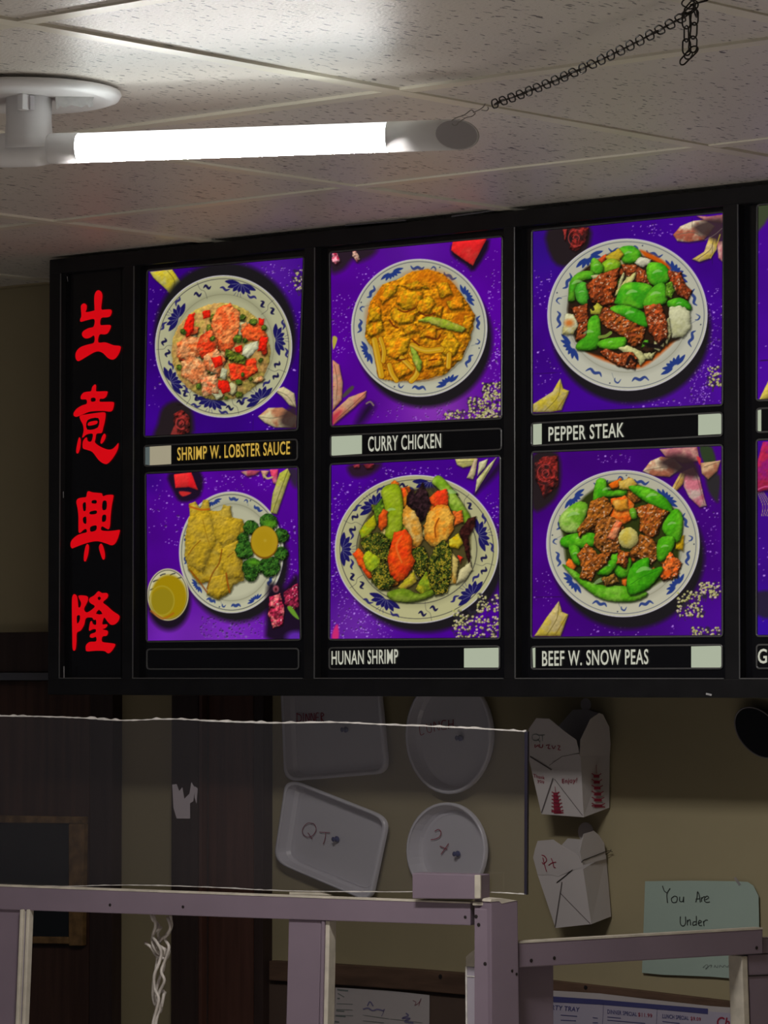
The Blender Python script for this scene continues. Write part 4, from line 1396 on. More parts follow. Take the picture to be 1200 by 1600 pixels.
k.petal([(930, 160), (940, 80), (990, 62), (975, 110)], (160, 160, 120), (176, 170, 130), None, 6)
k.poly([(103, 1080), (118, 1020), (138, 1005), (142, 1082)], (196, 40, 110), 3)
k.plate(586, 575, 464, 420, 'lotus', 0.74, (40, 62), 0.98, (170, 166, 122), (34, 32, 44), (0.94, 0.735), (180, -131, -80, -14, 42, 119))
k.buds(90, (790, 920, 960, 1075), 14)
k.buds(50, (930, 830, 1055, 930), 15)
k.buds(36, (960, 960, 1055, 1078), 16)
k.poly([(270, 480), (350, 330), (500, 250), (760, 230), (880, 400), (880, 640), (780, 780), (640, 840), (430, 820), (300, 720), (250, 600)], (60, 52, 22), 6, 0.9)
filler(k, [(270, 480), (350, 330), (500, 250), (760, 230), (880, 400), (880, 640), (780, 780), (640, 840), (430, 820), (300, 720), (250, 600)], [((60, 70, 20), (96, 100, 24), 0.7, 0.05), ((150, 140, 30), (120, 130, 30), 0.3, 0.05), ((190, 84, 22), (180, 110, 30), 0.3, 0.05), ((34, 22, 20), None, 0.4, 0.05), ((172, 156, 90), None, 0.2, 0)], 40, 36, 9)
pepper(k, [(680, 202), (710, 164), (760, 200), (832, 300), (888, 392), (852, 424), (780, 342), (720, 242)], (104, 140, 28), (140, 164, 60), 0.3)
k.piece([(440, 222), (444, 196), (462, 184), (484, 200), (482, 226)], (194, 96, 22), None, 0.2)
k.piece([(490, 228), (545, 218), (535, 330), (506, 340)], (194, 118, 20), (196, 70, 20), 0.2)
k.piece([(560, 290), (545, 222), (520, 222)], (150, 60, 20), None, 0.2)
k.piece([(528, 272), (560, 232), (575, 262), (620, 193), (640, 240), (672, 312), (652, 352), (632, 402), (600, 425), (575, 352), (528, 332)], (24, 14, 16), (44, 26, 30), 0.5, 6, 3, 0.8, 0.06, (120, 100, 110))
k.piece([(655, 285), (700, 244), (756, 232), (768, 290), (762, 325), (700, 345), (668, 315)], (202, 72, 22), (196, 50, 20), 0.2, hl=0.06)
k.piece([(790, 360), (840, 355), (850, 420), (800, 440)], (196, 90, 30), None, 0.3, hl=0.25)
k.piece([(340, 400), (350, 330), (392, 280), (410, 350), (360, 430)], (92, 120, 24), (60, 90, 20), 0.4)
k.piece([(258, 470), (290, 430), (345, 378), (355, 440), (312, 502), (270, 515)], (150, 146, 16), (130, 150, 26), 0.15, hl=0.06)
pepper(k, [(388, 252), (430, 218), (482, 224), (502, 300), (504, 430), (482, 482), (430, 534), (408, 520), (414, 400), (400, 312)], (122, 142, 18), (134, 150, 34), 0.05)
k.piece([(372, 382), (394, 348), (420, 358), (414, 442), (385, 474), (368, 442)], (196, 82, 20), (180, 60, 16), 0.2)
k.piece([(508, 352), (530, 328), (572, 358), (612, 430), (624, 520), (592, 564), (560, 552), (538, 472), (508, 432)], (190, 130, 42), (186, 150, 80), 0.2, 12, 6, 0.75, 0.06)
k.piece([(628, 452), (648, 372), (700, 323), (762, 328), (798, 390), (794, 462), (762, 522), (720, 552), (670, 562), (632, 522)], (204, 122, 30), (196, 144, 52), 0.22, 12, 8, 0.75, 0.05)
k.line([(712, 400), (690, 450), (694, 505)], 2.6, (130, 60, 10), 0.8)
k.line([(660, 400), (700, 350), (760, 350)], 3, (216, 160, 70), 0.5)
k.piece([(770, 522), (822, 483), (852, 542), (822, 574), (770, 562)], (184, 150, 14), (176, 160, 40), 0.12)
k.piece([(828, 472), (878, 402), (922, 388), (918, 440), (880, 502), (896, 692), (868, 622), (848, 532)], (40, 16, 14), (60, 26, 22), 0.4, 6, 3, 0.7, 0.08, (150, 130, 130))
k.piece([(780, 580), (824, 640), (808, 772), (774, 772)], (178, 156, 86), (170, 120, 40), 0.15)
k.piece([(828, 692), (890, 648), (903, 692), (860, 752), (812, 772)], (176, 166, 122), None, 0.1)
k.piece([(818, 610), (852, 620), (832, 655)], (206, 50, 26), None, 0.15)
k.piece([(700, 800), (740, 830), (690, 840)], (176, 166, 110), None, 0.1)
bro = lambda pts, s=0.48: k.piece(pts, (30, 44, 14), (66, 74, 18), 0.7, 5, 5, 0.55, 0, speck=s, speckcol=(150, 130, 36))
bro([(268, 540), (310, 488), (382, 478), (432, 520), (432, 640), (370, 645), (300, 600)], 0.56)
bro([(560, 572), (622, 558), (655, 620), (642, 722), (590, 734), (556, 662)], 0.5)
k.piece([(224, 602), (254, 568), (292, 610), (342, 742), (312, 742), (250, 652)], (196, 84, 18), (200, 60, 18), 0.2)
k.piece([(278, 622), (310, 578), (382, 630), (372, 684), (340, 722), (300, 682)], (150, 158, 22), (120, 140, 26), 0.2, hl=0.05)
bro([(328, 702), (400, 640), (465, 760), (432, 806), (380, 806), (332, 762)], 0.42)
k.piece([(428, 592), (458, 480), (522, 458), (562, 520), (556, 600), (578, 640), (530, 732), (480, 763), (438, 722), (418, 640)], (204, 72, 16), (196, 52, 14), 0.22, 12, 8, 0.72, 0.07, (226, 170, 120))
k.line([(500, 500), (470, 560), (500, 650)], 3, (214, 110, 40), 0.7)
k.piece([(478, 792), (570, 700), (584, 762), (500, 814)], (170, 140, 50), (150, 140, 30), 0.2)
k.piece([(578, 802), (640, 700), (684, 792), (620, 834)], (150, 142, 26), (100, 120, 24), 0.25)
pepper(k, [(428, 822), (520, 800), (600, 830), (682, 800), (664, 842), (560, 873), (460, 864)], (92, 116, 22), (112, 130, 40), 0.04)
bro([(650, 642), (690, 560), (740, 518), (784, 570), (784, 722), (762, 822), (690, 834), (652, 742)], 0.46)
k.finish()

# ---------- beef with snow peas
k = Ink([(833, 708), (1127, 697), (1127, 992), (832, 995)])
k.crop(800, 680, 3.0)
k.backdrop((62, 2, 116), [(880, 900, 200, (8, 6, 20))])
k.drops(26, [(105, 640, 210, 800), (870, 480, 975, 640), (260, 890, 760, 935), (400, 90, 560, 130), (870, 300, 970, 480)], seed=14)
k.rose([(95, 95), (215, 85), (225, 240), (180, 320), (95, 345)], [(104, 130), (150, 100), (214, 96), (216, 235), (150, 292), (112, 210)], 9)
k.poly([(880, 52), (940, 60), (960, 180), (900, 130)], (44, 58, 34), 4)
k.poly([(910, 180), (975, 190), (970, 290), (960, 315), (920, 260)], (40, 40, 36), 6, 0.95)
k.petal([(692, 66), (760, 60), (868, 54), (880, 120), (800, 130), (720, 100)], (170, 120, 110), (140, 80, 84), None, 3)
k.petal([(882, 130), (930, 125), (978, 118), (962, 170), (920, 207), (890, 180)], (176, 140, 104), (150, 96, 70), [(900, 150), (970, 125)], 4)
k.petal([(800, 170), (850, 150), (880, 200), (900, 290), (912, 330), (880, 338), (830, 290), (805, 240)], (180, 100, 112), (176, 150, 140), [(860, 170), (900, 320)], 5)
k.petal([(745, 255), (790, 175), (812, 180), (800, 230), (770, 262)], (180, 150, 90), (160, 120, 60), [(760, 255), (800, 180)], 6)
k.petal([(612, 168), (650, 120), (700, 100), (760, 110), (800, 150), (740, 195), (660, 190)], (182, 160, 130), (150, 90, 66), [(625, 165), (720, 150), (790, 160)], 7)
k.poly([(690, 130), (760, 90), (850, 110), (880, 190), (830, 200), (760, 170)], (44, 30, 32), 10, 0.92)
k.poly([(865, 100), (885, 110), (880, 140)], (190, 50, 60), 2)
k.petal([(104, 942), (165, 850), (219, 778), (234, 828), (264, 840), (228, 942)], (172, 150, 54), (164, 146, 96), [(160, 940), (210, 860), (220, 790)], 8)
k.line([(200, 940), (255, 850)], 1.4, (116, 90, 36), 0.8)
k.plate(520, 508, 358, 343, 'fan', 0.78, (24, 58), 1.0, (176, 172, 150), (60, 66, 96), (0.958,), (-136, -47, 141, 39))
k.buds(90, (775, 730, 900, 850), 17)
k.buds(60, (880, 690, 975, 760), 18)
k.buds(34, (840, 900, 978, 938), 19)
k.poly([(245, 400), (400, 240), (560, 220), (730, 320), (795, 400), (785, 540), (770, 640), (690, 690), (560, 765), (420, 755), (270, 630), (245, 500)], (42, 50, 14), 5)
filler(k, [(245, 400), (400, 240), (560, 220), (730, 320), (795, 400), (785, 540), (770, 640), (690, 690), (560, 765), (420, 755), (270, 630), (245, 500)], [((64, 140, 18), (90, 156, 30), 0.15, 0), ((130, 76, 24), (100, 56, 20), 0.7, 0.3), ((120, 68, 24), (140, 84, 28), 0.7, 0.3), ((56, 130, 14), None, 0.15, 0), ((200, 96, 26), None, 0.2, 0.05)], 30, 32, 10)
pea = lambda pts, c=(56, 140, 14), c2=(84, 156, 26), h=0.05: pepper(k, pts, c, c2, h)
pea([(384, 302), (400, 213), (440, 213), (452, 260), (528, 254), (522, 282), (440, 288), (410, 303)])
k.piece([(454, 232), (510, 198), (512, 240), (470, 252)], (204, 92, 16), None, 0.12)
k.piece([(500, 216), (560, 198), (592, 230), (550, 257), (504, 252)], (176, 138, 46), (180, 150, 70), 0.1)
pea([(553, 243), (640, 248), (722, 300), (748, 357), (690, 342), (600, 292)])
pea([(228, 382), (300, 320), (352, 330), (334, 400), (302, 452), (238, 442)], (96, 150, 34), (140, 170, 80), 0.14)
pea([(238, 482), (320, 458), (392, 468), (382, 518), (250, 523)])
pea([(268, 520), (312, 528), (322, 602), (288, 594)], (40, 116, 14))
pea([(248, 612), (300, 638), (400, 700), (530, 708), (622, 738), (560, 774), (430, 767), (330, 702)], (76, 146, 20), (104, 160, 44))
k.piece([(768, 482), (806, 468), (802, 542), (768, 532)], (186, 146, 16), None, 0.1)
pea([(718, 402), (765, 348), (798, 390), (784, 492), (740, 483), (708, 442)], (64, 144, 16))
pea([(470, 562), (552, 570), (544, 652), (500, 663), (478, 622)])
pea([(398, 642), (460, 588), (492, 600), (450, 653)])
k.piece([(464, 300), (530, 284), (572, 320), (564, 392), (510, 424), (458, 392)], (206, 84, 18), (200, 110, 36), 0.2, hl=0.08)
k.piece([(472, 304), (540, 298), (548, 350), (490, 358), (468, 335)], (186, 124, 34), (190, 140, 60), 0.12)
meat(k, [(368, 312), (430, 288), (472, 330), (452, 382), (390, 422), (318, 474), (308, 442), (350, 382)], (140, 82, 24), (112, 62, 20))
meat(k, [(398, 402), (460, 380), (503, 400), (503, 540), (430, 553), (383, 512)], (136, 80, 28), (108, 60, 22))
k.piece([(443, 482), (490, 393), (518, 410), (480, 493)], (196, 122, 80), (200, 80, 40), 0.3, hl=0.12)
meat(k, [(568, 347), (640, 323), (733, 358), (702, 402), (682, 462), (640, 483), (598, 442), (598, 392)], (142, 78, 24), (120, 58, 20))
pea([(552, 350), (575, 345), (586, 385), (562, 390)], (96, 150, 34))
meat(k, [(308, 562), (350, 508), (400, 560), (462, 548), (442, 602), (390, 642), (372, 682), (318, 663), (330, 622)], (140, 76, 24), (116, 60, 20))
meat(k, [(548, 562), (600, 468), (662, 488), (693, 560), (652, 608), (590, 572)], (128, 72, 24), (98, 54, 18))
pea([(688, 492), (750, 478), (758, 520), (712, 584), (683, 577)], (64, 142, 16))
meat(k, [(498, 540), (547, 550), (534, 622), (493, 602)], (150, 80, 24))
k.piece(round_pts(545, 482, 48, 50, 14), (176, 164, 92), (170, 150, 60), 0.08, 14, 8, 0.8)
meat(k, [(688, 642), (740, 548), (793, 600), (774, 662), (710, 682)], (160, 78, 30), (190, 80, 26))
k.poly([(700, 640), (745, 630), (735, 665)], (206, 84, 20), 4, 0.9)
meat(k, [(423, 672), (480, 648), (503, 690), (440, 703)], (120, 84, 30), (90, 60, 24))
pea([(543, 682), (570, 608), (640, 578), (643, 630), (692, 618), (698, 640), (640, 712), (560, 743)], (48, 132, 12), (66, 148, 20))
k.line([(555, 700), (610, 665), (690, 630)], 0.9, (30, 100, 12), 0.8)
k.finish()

# ---------- the next pair of panels, cut by the frame
for crn, vtop in (([(1185, 322), (1515, 290), (1515, 608), (1184, 624)], 0), ([(1184, 689), (1515, 675), (1515, 990), (1184, 992)], 1)):
    k = Ink(crn, 0.8)
    if vtop == 0:
        k.backdrop((66, 6, 136))
        k.drops(60, [(1185, 380, 1260, 600)], seed=20)
        k.poly([(1180, 310), (1215, 310), (1184, 362)], (58, 66, 44), 5)
        k.petal([(1186, 625), (1200, 596), (1225, 570), (1235, 620)], (186, 166, 70), (170, 150, 60), None, 3)
        k.plate(1362, 455, 128, 122, 'fan', 0.76, (6, 22), 1.0, (176, 174, 156), (60, 66, 90), (0.962,), (-123, 149, 49, -43))
        k.piece(round_pts(1362, 455, 92, 86, 16), (150, 84, 24), (120, 60, 20), 0.5, 8, 8, 0.7, 0.2, seed=5)
    else:
        k.backdrop((60, 6, 130), [(1190, 985, 60, (-10, 4, 20))])
        k.drops(50, [(1184, 830, 1250, 980)], seed=21)
        k.petal([(1180, 770), (1180, 735), (1192, 690), (1240, 690), (1230, 760)], (134, 24, 96), (150, 30, 60), None, 3)
        k.line([(1184, 765), (1200, 760), (1225, 770)], 2, (190, 70, 120))
        for i in range(4):
            k.line([(1184 + 3 * i, 770), (1192 + 4 * i, 790), (1190 + 3 * i, 806)], 0.9, (170, 150, 96), 0.9)
        k.poly([(1180, 925), (1230, 930), (1225, 965), (1180, 960)], (36, 30, 44), 6, 0.9)
        k.plate(1370, 830, 126, 118, 'fan', 0.76, (6, 22), 1.0, (176, 174, 156), (60, 66, 90), (0.962,), (-123, 149, 49, -43))
        k.piece(round_pts(1370, 830, 90, 84, 16), (70, 130, 26), (128, 70, 24), 0.5, 8, 8, 0.7, 0.2, seed=6)
    k.finish()


# ================================================================== TUBE LIGHT
S0 = on_z(40, 143, CEIL)
zt_ = EYE.z + HC * (1056 - 234.0) / (1056 - 143.0)
TA = on_z(122, 231, zt_)
TB = on_z(608, 214, zt_)
td = (TB - TA).normalized()
tube = group_root('tube_light', S0, 'white ceiling lamp holding one glowing horizontal tube', 'lamp')


def lathe(c, prof, n=40):
    V, Fc = [], []
    for r, z in prof:
        for k in range(n):
            a = 2 * math.pi * k / n
            V.append(Vector((c.x + r * math.cos(a), c.y + r * math.sin(a), c.z + z)))
    for i in range(len(prof) - 1):
        for k in range(n):
            k2 = (k + 1) % n
            Fc.append((i * n + k, i * n + k2, (i + 1) * n + k2, (i + 1) * n + k))
    Fc.append(tuple(range(n)))
    Fc.append(tuple((len(prof) - 1) * n + k for k in range(n)))
    return V, Fc


v, f = lathe(S0, [(0.112, -0.0005), (0.113, -0.004), (0.110, -0.009), (0.100, -0.012), (0.090, -0.009), (0.04, -0.008), (0.01, -0.008)])
mesh_obj('ceiling_plate', v, f, M['fixture'], tube, True)
SH = Vector((S0.x, S0.y, zt_))
v, f = lathe(S0 + RT * 0.004, [(0.027, -0.008), (0.0268, -0.035), (0.0285, S0.z * 0 + zt_ - S0.z + 0.012), (0.030, zt_ - S0.z)])
mesh_obj('stem', v, f, M['fixture'], tube, True)
side = td.cross(Vector((0, 0, 1))).normalized()      # horizontal, across the tube
if side.dot(FW) > 0:
    side = -side                                      # towards the camera
upv = Vector((0, 0, 1))
RTUBE = 0.0172


def ring(c, r, ry=None, sides=28, sh=None):
    out = []
    for k in range(sides):
        a = 2 * math.pi * k / sides
        p = c + side * (r * math.cos(a)) + upv * ((ry or r) * math.sin(a))
        if sh:
            p = p + td * sh(a)
        out.append(p)
    return out


def loft(name, rings, mat, parent, smooth=True, cap=True):
    n = len(rings[0])
    V = [p for r in rings for p in r]
    Fc = []
    for i in range(len(rings) - 1):
        for k in range(n):
            k2 = (k + 1) % n
            Fc.append((i * n + k, i * n + k2, (i + 1) * n + k2, (i + 1) * n + k))
    if cap:
        Fc.append(tuple(range(n)))
        Fc.append(tuple((len(rings) - 1) * n + k for k in range(n)))
    return mesh_obj(name, V, Fc, mat, parent, smooth)


TH = TA + td * ((SH - TA).dot(td))
loft('hub', [ring(TH - td * 0.095, 0.008), ring(TH - td * 0.09, 0.017), ring(TH - td * 0.02, 0.0205), ring(TH + td * 0.012, 0.0205), ring(TH + td * 0.030, 0.0178)], M['fixture'], tube)
loft('collar', [ring(TH + td * 0.026, 0.0172), ring(TH + td * 0.032, 0.0182), ring(TA + td * 0.001, 0.0182), ring(TA + td * 0.001, 0.0165)], M['fixture'], tube)
# diffuser: the camera side and the top glow softly; the LED strip side faces down and to the wall
def tube_patch(name, a0, a1, mat, seg=10):
    V, Fc = [], []
    for i in range(seg + 1):
        a = a0 + (a1 - a0) * i / seg
        o = side * (RTUBE * math.cos(a)) + upv * (RTUBE * math.sin(a))
        V += [TA + o, TB + o]
    for i in range(seg):
        Fc.append((2 * i, 2 * i + 1, 2 * i + 3, 2 * i + 2))
    return mesh_obj(name, V, Fc, mat, tube, True)


R_ = math.radians
tube_patch('diffuser', R_(-60), R_(50), M['glow'], 12)
tube_patch('diffuser_top', R_(50), R_(120), M['glowtop'], 8)
tube_patch('led_strip', R_(-118), R_(-60), M['strip'], 8)
tube_patch('diffuser_back', R_(120), R_(242), M['glowback'], 12)
capc = 0.080
kk = 0.0225
loft('end_cap', [ring(TB - td * 0.001, 0.0166), ring(TB - td * 0.001, 0.0178), ring(TB + td * capc, 0.0178, sh=lambda a: -kk * math.cos(a)), ring(TB + td * (capc - 0.0005), 0.0166, sh=lambda a: -kk * 0.93 * math.cos(a))], M['fixture'], tube, True, False)
loft('cap_face', [ring(TB + td * (capc - 0.0006), 0.0168, sh=lambda a: -kk * 0.94 * math.cos(a)), ring(TB + td * (capc - 0.002), 0.0150, sh=lambda a: -kk * 0.84 * math.cos(a)), ring(TB + td * (capc - 0.003), 0.011, sh=lambda a: -kk * 0.62 * math.cos(a))], M['capend'], tube, False, True)
# rib and slot on the stem
rb = on_plane(37, 156, S0 - FW * 0.031, FW)
box('stem_rib', (rb.x - 0.0045, rb.y - 0.006, rb.z - 0.012), (rb.x + 0.0045, rb.y + 0.006, CEIL - 0.008), M['fixture'], tube, 0.001)
sl_ = on_plane(47, 156, S0 - FW * 0.028, FW)
box('stem_slot', (sl_.x - 0.0035, sl_.y - 0.003, sl_.z - 0.012), (sl_.x + 0.0035, sl_.y + 0.004, CEIL - 0.009), M['capend'], tube, 0.0006)
fp = S0 - FW * 0.015
scrap = [(86, 142), (150, 146), (147, 152), (144, 158), (146, 166), (140, 168), (136, 163), (128, 168), (120, 166), (112, 164), (100, 168), (94, 166), (88, 172)]
prism('torn_gasket', [on_plane(u, w, fp, FW) for u, w in scrap], [on_plane(u, w, fp + FW * 0.03, FW) for u, w in scrap], M['foam'], tube)

# ------------------------------------------------------------------ chain
anchor = on_z(1088, -6, CEIL - 0.004)
hook0 = on_plane(731, 189, TB + td * 0.075, FW)
chain = group_root('hanging_chain', anchor, 'dark wire chain running from the ceiling to the end of the tube lamp', 'chain')


def link_mesh(L, W, r):
    pts = []
    for k in range(16):
        a = 2 * math.pi * k / 16
        x = math.cos(a) * W / 2
        y = math.sin(a) * W / 2 + (L - W) / 2 * (1 if math.sin(a) >= 0 else -1)
        pts.append(Vector((x, y, 0)))
    return sweep(pts, r, 5, closed=True)


lv, lf = link_mesh(0.0165, 0.0098, 0.0009)
link_me = None


def add_link(p, d, roll, mat=None):
    global link_me
    if link_me is None:
        o = mesh_obj('chain_link', lv, lf, M['chain'], chain, True, origin=Vector((0, 0, 0)))
        link_me = o.data
    else:
        o = bpy.data.objects.new('chain_link', link_me)
        COL.objects.link(o)
        o.parent = chain
    d = d.normalized()
    q = Vector((0, 1, 0)).rotation_difference(d).to_matrix().to_4x4()
    o.matrix_local = Matrix.Translation(p - WORLD_LOC[chain.name]) @ q @ Matrix.Rotation(roll, 4, 'Y')
    return o


def run_chain(p0, p1, sag, step=0.0118, seed=1):
    rnd = random.Random(seed)
    L = (p1 - p0).length
    n = max(2, int(L / step))
    pts = [p0.lerp(p1, i / n) - Vector((0, 0, sag * 4 * (i / n) * (1 - i / n))) for i in range(n + 1)]
    for i in range(n):
        c = (pts[i] + pts[i + 1]) / 2
        add_link(c, pts[i + 1] - pts[i], (0.45 if i % 2 else 0.45 + math.pi / 2) + rnd.uniform(-.25, .25))


c0 = on_plane(770, 163, hook0.lerp(anchor, 0.1), FW)
knot = on_plane(1075, 22, anchor - FW * 0.0, FW)
run_chain(c0, knot, 0.006)
run_chain(knot + RT * -0.002, on_plane(1073, 84, anchor, FW), 0.0, 0.0118, 3)
run_chain(knot + RT * 0.007 + Vector((0, 0, .004)), on_plane(1082, 80, anchor, FW), 0.0, 0.0118, 4)
run_chain(on_plane(1068, 95, anchor, FW), on_plane(1084, 78, anchor, FW), 0.0, 0.011, 5)
for k, (u, w) in enumerate(((1074, 14), (1080, 12), (1086, 16), (1076, 6))):
    add_link(on_plane(u, w, anchor - FW * 0.003 * k, FW), Vector((math.cos(k), math.sin(k) * .3, .6)), 0.9 * k)
v, f = sweep([on_plane(u, w, anchor, FW) for u, w in ((1078, 8), (1092, 4), (1104, 1), (1112, -6))], 0.0011, 6)
mesh_obj('anchor_hook', v, f, M['chain'], chain, True)
hp = TB + td * 0.07
v, f = merge([sweep([on_plane(u, w, hp - FW * 0.0 - FW * 0.012, FW) for u, w in spline(pl, False, 4)], 0.0006, 5) for pl in (
    [(706, 193), (709, 196), (714, 195), (716, 192), (728, 184), (737, 182), (742, 178), (742, 176)],
    [(705, 189), (713, 184), (725, 180), (733, 174), (737, 172), (741, 175)],
    [(739, 176), (750, 171), (756, 166), (758, 162)],
    [(752, 172), (760, 173), (763, 170), (762, 167)])])
mesh_obj('wire_hook', v, f, M['wire'], chain, True)

# ================================================================== COUNTER FRAME
# corner post about five metres from the camera; left run and right run leave it at an open angle
PD = 5.0
pc = EYE + ray(775, 1480) * PD
aL = math.radians(61.9)
aR = math.radians(55.5)
FH = Vector((FW.x, FW.y, 0)).normalized()
dL = FH * math.cos(aL) - RT * math.sin(aL)
dR = FH * math.cos(aR) + RT * math.sin(aR)
nL = Vector((-dL.y, dL.x, 0))
nL = nL if nL.dot(FH) < 0 else -nL       # towards the camera
nR = Vector((-dR.y, dR.x, 0))
nR = nR if nR.dot(FH) < 0 else -nR
frame = group_root('counter_frame', Vector((pc.x, pc.y, 0)), 'lilac white painted wooden frame of posts and rails on the counter', 'wooden frame')


def lL(u, v, off=0.0):
    return on_plane(u, v, pc + nL * off, nL)


def lR(u, v, off=0.0):
    return on_plane(u, v, pc + nR * off, nR)


def lumber(name, pts, surf, n, thick, off=0.0, mat=None, bevel=0.0015):
    fr = [surf(u, v, off) for u, v in pts]
    bk = [p - n * thick for p in fr]
    return prism(name, fr, bk, mat or M['paint'], frame, bevel)


def to_floor(name, u0, u1, vtop0, vtop1, surf, n, thick, off=0.0, mat=None, lean=0.0):
    a, b = surf(u0, vtop0, off), surf(u1, vtop1, off)
    lean *= (1860 - vtop0) / (1640.0 - vtop0)
    c, d = surf(u1 - lean, 1860, off), surf(u0 - lean, 1860, off)
    fr = [a, b, c, d]
    return prism(name, fr, [p - n * thick for p in fr], mat or M['paint'], frame, 0.0015)


# left run
rail = lumber('top_rail', [(-60, 1382), (735, 1411), (735, 1446), (-60, 1419)], lL, nL, 0.019)
lumber('worn_edge', [(-60, 1380.5), (735, 1409.5), (735, 1412), (-60, 1383)], lL, nL, 0.018, 0.0006, M['rawedge'], 0)
to_floor('post', -60, 32, 1418, 1421, lL, nL, 0.025, -0.004, lean=10)
to_floor('post_bead', 31, 36, 1421, 1421, lL, nL, 0.012, 0.004, M['rawedge'], lean=9)
to_floor('post_strip', 36, 41, 1421, 1421, lL, nL, 0.012, -0.002, M['clip'], lean=9)
to_floor('post_bead', 41, 46, 1421, 1421, lL, nL, 0.012, 0.002, M['rawedge'], lean=9)
to_floor('post', 451, 502, 1436, 1438, lL, nL, 0.025, -0.004, lean=5)
to_floor('post_bead', 502, 507, 1438, 1438, lL, nL, 0.020, -0.002, M['paint'], lean=4)
to_floor('post_edge', 507, 515, 1438, 1439, lL, nL, 0.020, -0.006, M['rawedge'], lean=4)
# added unseen boards below the frame keep floor bounce off the wall
for surf_d, nn, L in ((dL, nL, 2.6), (dR, nR, 0.60)):
    p0 = Vector((pc.x, pc.y, 0)) - nn * 0.03
    q0 = p0 + surf_d * L
    top = Vector((0, 0, 1.09))
    prism('bounce_blocker', [p0, q0, q0 + top, p0 + top], [p - nn * 0.03 for p in (p0, q0, q0 + top, p0 + top)], M['darkwood'], frame)
# block on the rail at the corner and the offcuts behind it
lumber('block', [(644, 1364), (750, 1367), (750, 1405), (644, 1404)], lL, nL, 0.030, 0.012)
lumber('block_edge', [(741, 1367), (750.5, 1367), (750.5, 1404), (741, 1404)], lL, nL, 0.004, 0.0135, M['rawedge'])
lumber('offcut', [(738, 1409), (755, 1409), (755, 1415), (738, 1415)], lL, nL, 0.015, 0.006, M['rawedge'])
lumber('wood_shim', [(452, 1394), (500, 1395), (515, 1399), (452, 1397.5)], lL, nL, 0.010, -0.022, M['rawedge'], 0)
# corner posts
p1 = to_floor('corner_post', 741, 768, 1419, 1421, lL, nL, 0.038, 0.010)
fr = [lR(767, 1406, 0.006), lR(785, 1404, 0.006), lR(809, 1407, 0.006), lR(815, 1860, 0.006), lR(769, 1860, 0.006)]
prism('corner_post', fr, [p - nR * 0.038 for p in fr], M['paint'], frame, 0.0015)
fr = [lR(766, 1409, 0.0065), (lR(768, 1405, 0.0065)), lR(785, 1403.5, 0.0065), lR(808, 1407, 0.0065), lR(797, 1409, 0.0065), lR(784, 1412, 0.0065), lR(780, 1408, 0.0065)]
prism('chipped_top', fr, [p - nR * 0.036 for p in fr], M['rawedge'], frame)
# right run
lumber('top_rail', [(811, 1473), (1192, 1451), (1192, 1490), (811, 1512)], lR, nR, 0.019)
lumber('worn_edge', [(811, 1471), (1192, 1449.2), (1192, 1452), (811, 1474)], lR, nR, 0.018, 0.0006, M['rawedge'], 0)
to_floor('post', 811, 865, 1510, 1507, lR, nR, 0.025, -0.024)
to_floor('post_edge', 1159, 1168, 1494, 1494, lR, nR, 0.030, -0.004, M['rawedge'], lean=-5)
to_floor('post', 1169, 1240, 1492, 1489, lR, nR, 0.030, -0.006, lean=-6)
lumber('post_joint', [(1169, 1524), (1240, 1521), (1240, 1523), (1169, 1526)], lR, nR, 0.003, -0.0045, M['screw'], 0)
lumber('rail_end', [(1192, 1466), (1240, 1463), (1240, 1487), (1192, 1490)], lR, nR, 0.019, -0.006)


def screw_at(u, v, surf, n, off=0.0, r=0.0026):
    c = surf(u, v, off)
    t = n.cross(Vector((0, 0, 1))).normalized()
    V = [c + n * 0.0008] + [c + n * 0.0003 + (t * math.cos(a) + Vector((0, 0, 1)) * math.sin(a)) * r for a in [2 * math.pi * k / 10 for k in range(10)]]
    mesh_obj('screw', V, [(0, 1 + k, 1 + (k + 1) % 10) for k in range(10)], M['screw'], frame)


for u, v in ((727, 1433), (286, 1417), (172, 1414)):
    screw_at(u, v, lL, nL, 0.0002, 0.0022)
for u, v in ((744, 1432), (748, 1445), (758, 1506)):
    screw_at(u, v, lL, nL, 0.0102)
for u, v in ((807, 1522), (800, 1517)):
    screw_at(u, v, lR, nR, 0.0062, 0.002)
for u, v in ((830, 1501), (866, 1497), (1182, 1481)):
    screw_at(u, v, lR, nR, 0.0002)

# ------------------------------------------------------------------ clear plastic sheet above the left run
off_s = -0.024
top_e = spline([(-60, 1117), (0, 1118.5), (60, 1119.5), (130, 1122), (190, 1125.5), (270, 1123.5), (340, 1127), (430, 1129.5), (520, 1128.5), (600, 1132), (700, 1136), (760, 1139), (822, 1143)], False, 3)
bot_e = spline([(821, 1397.5), (760, 1394), (680, 1393.5), (560, 1393.5), (430, 1391.5), (330, 1386.5), (200, 1383), (80, 1385), (-60, 1381)], False, 3)
sheet = group_root('plastic_sheet', lL(400, 1390, off_s), 'large clear plastic sheet standing behind the top rail', 'plastic sheet')
outl = top_e + bot_e
fr = [lL(u, v, off_s) for u, v in outl]
bk = [p - nL * 0.004 for p in fr]
n = len(fr)
tess = tessellate_polygon([[Vector((p[0], p[1], 0)) for p in outl]])
mesh_obj('pane', fr + bk, [tuple(t) for t in tess], M['acrylic'], sheet)
rnd = random.Random(4)


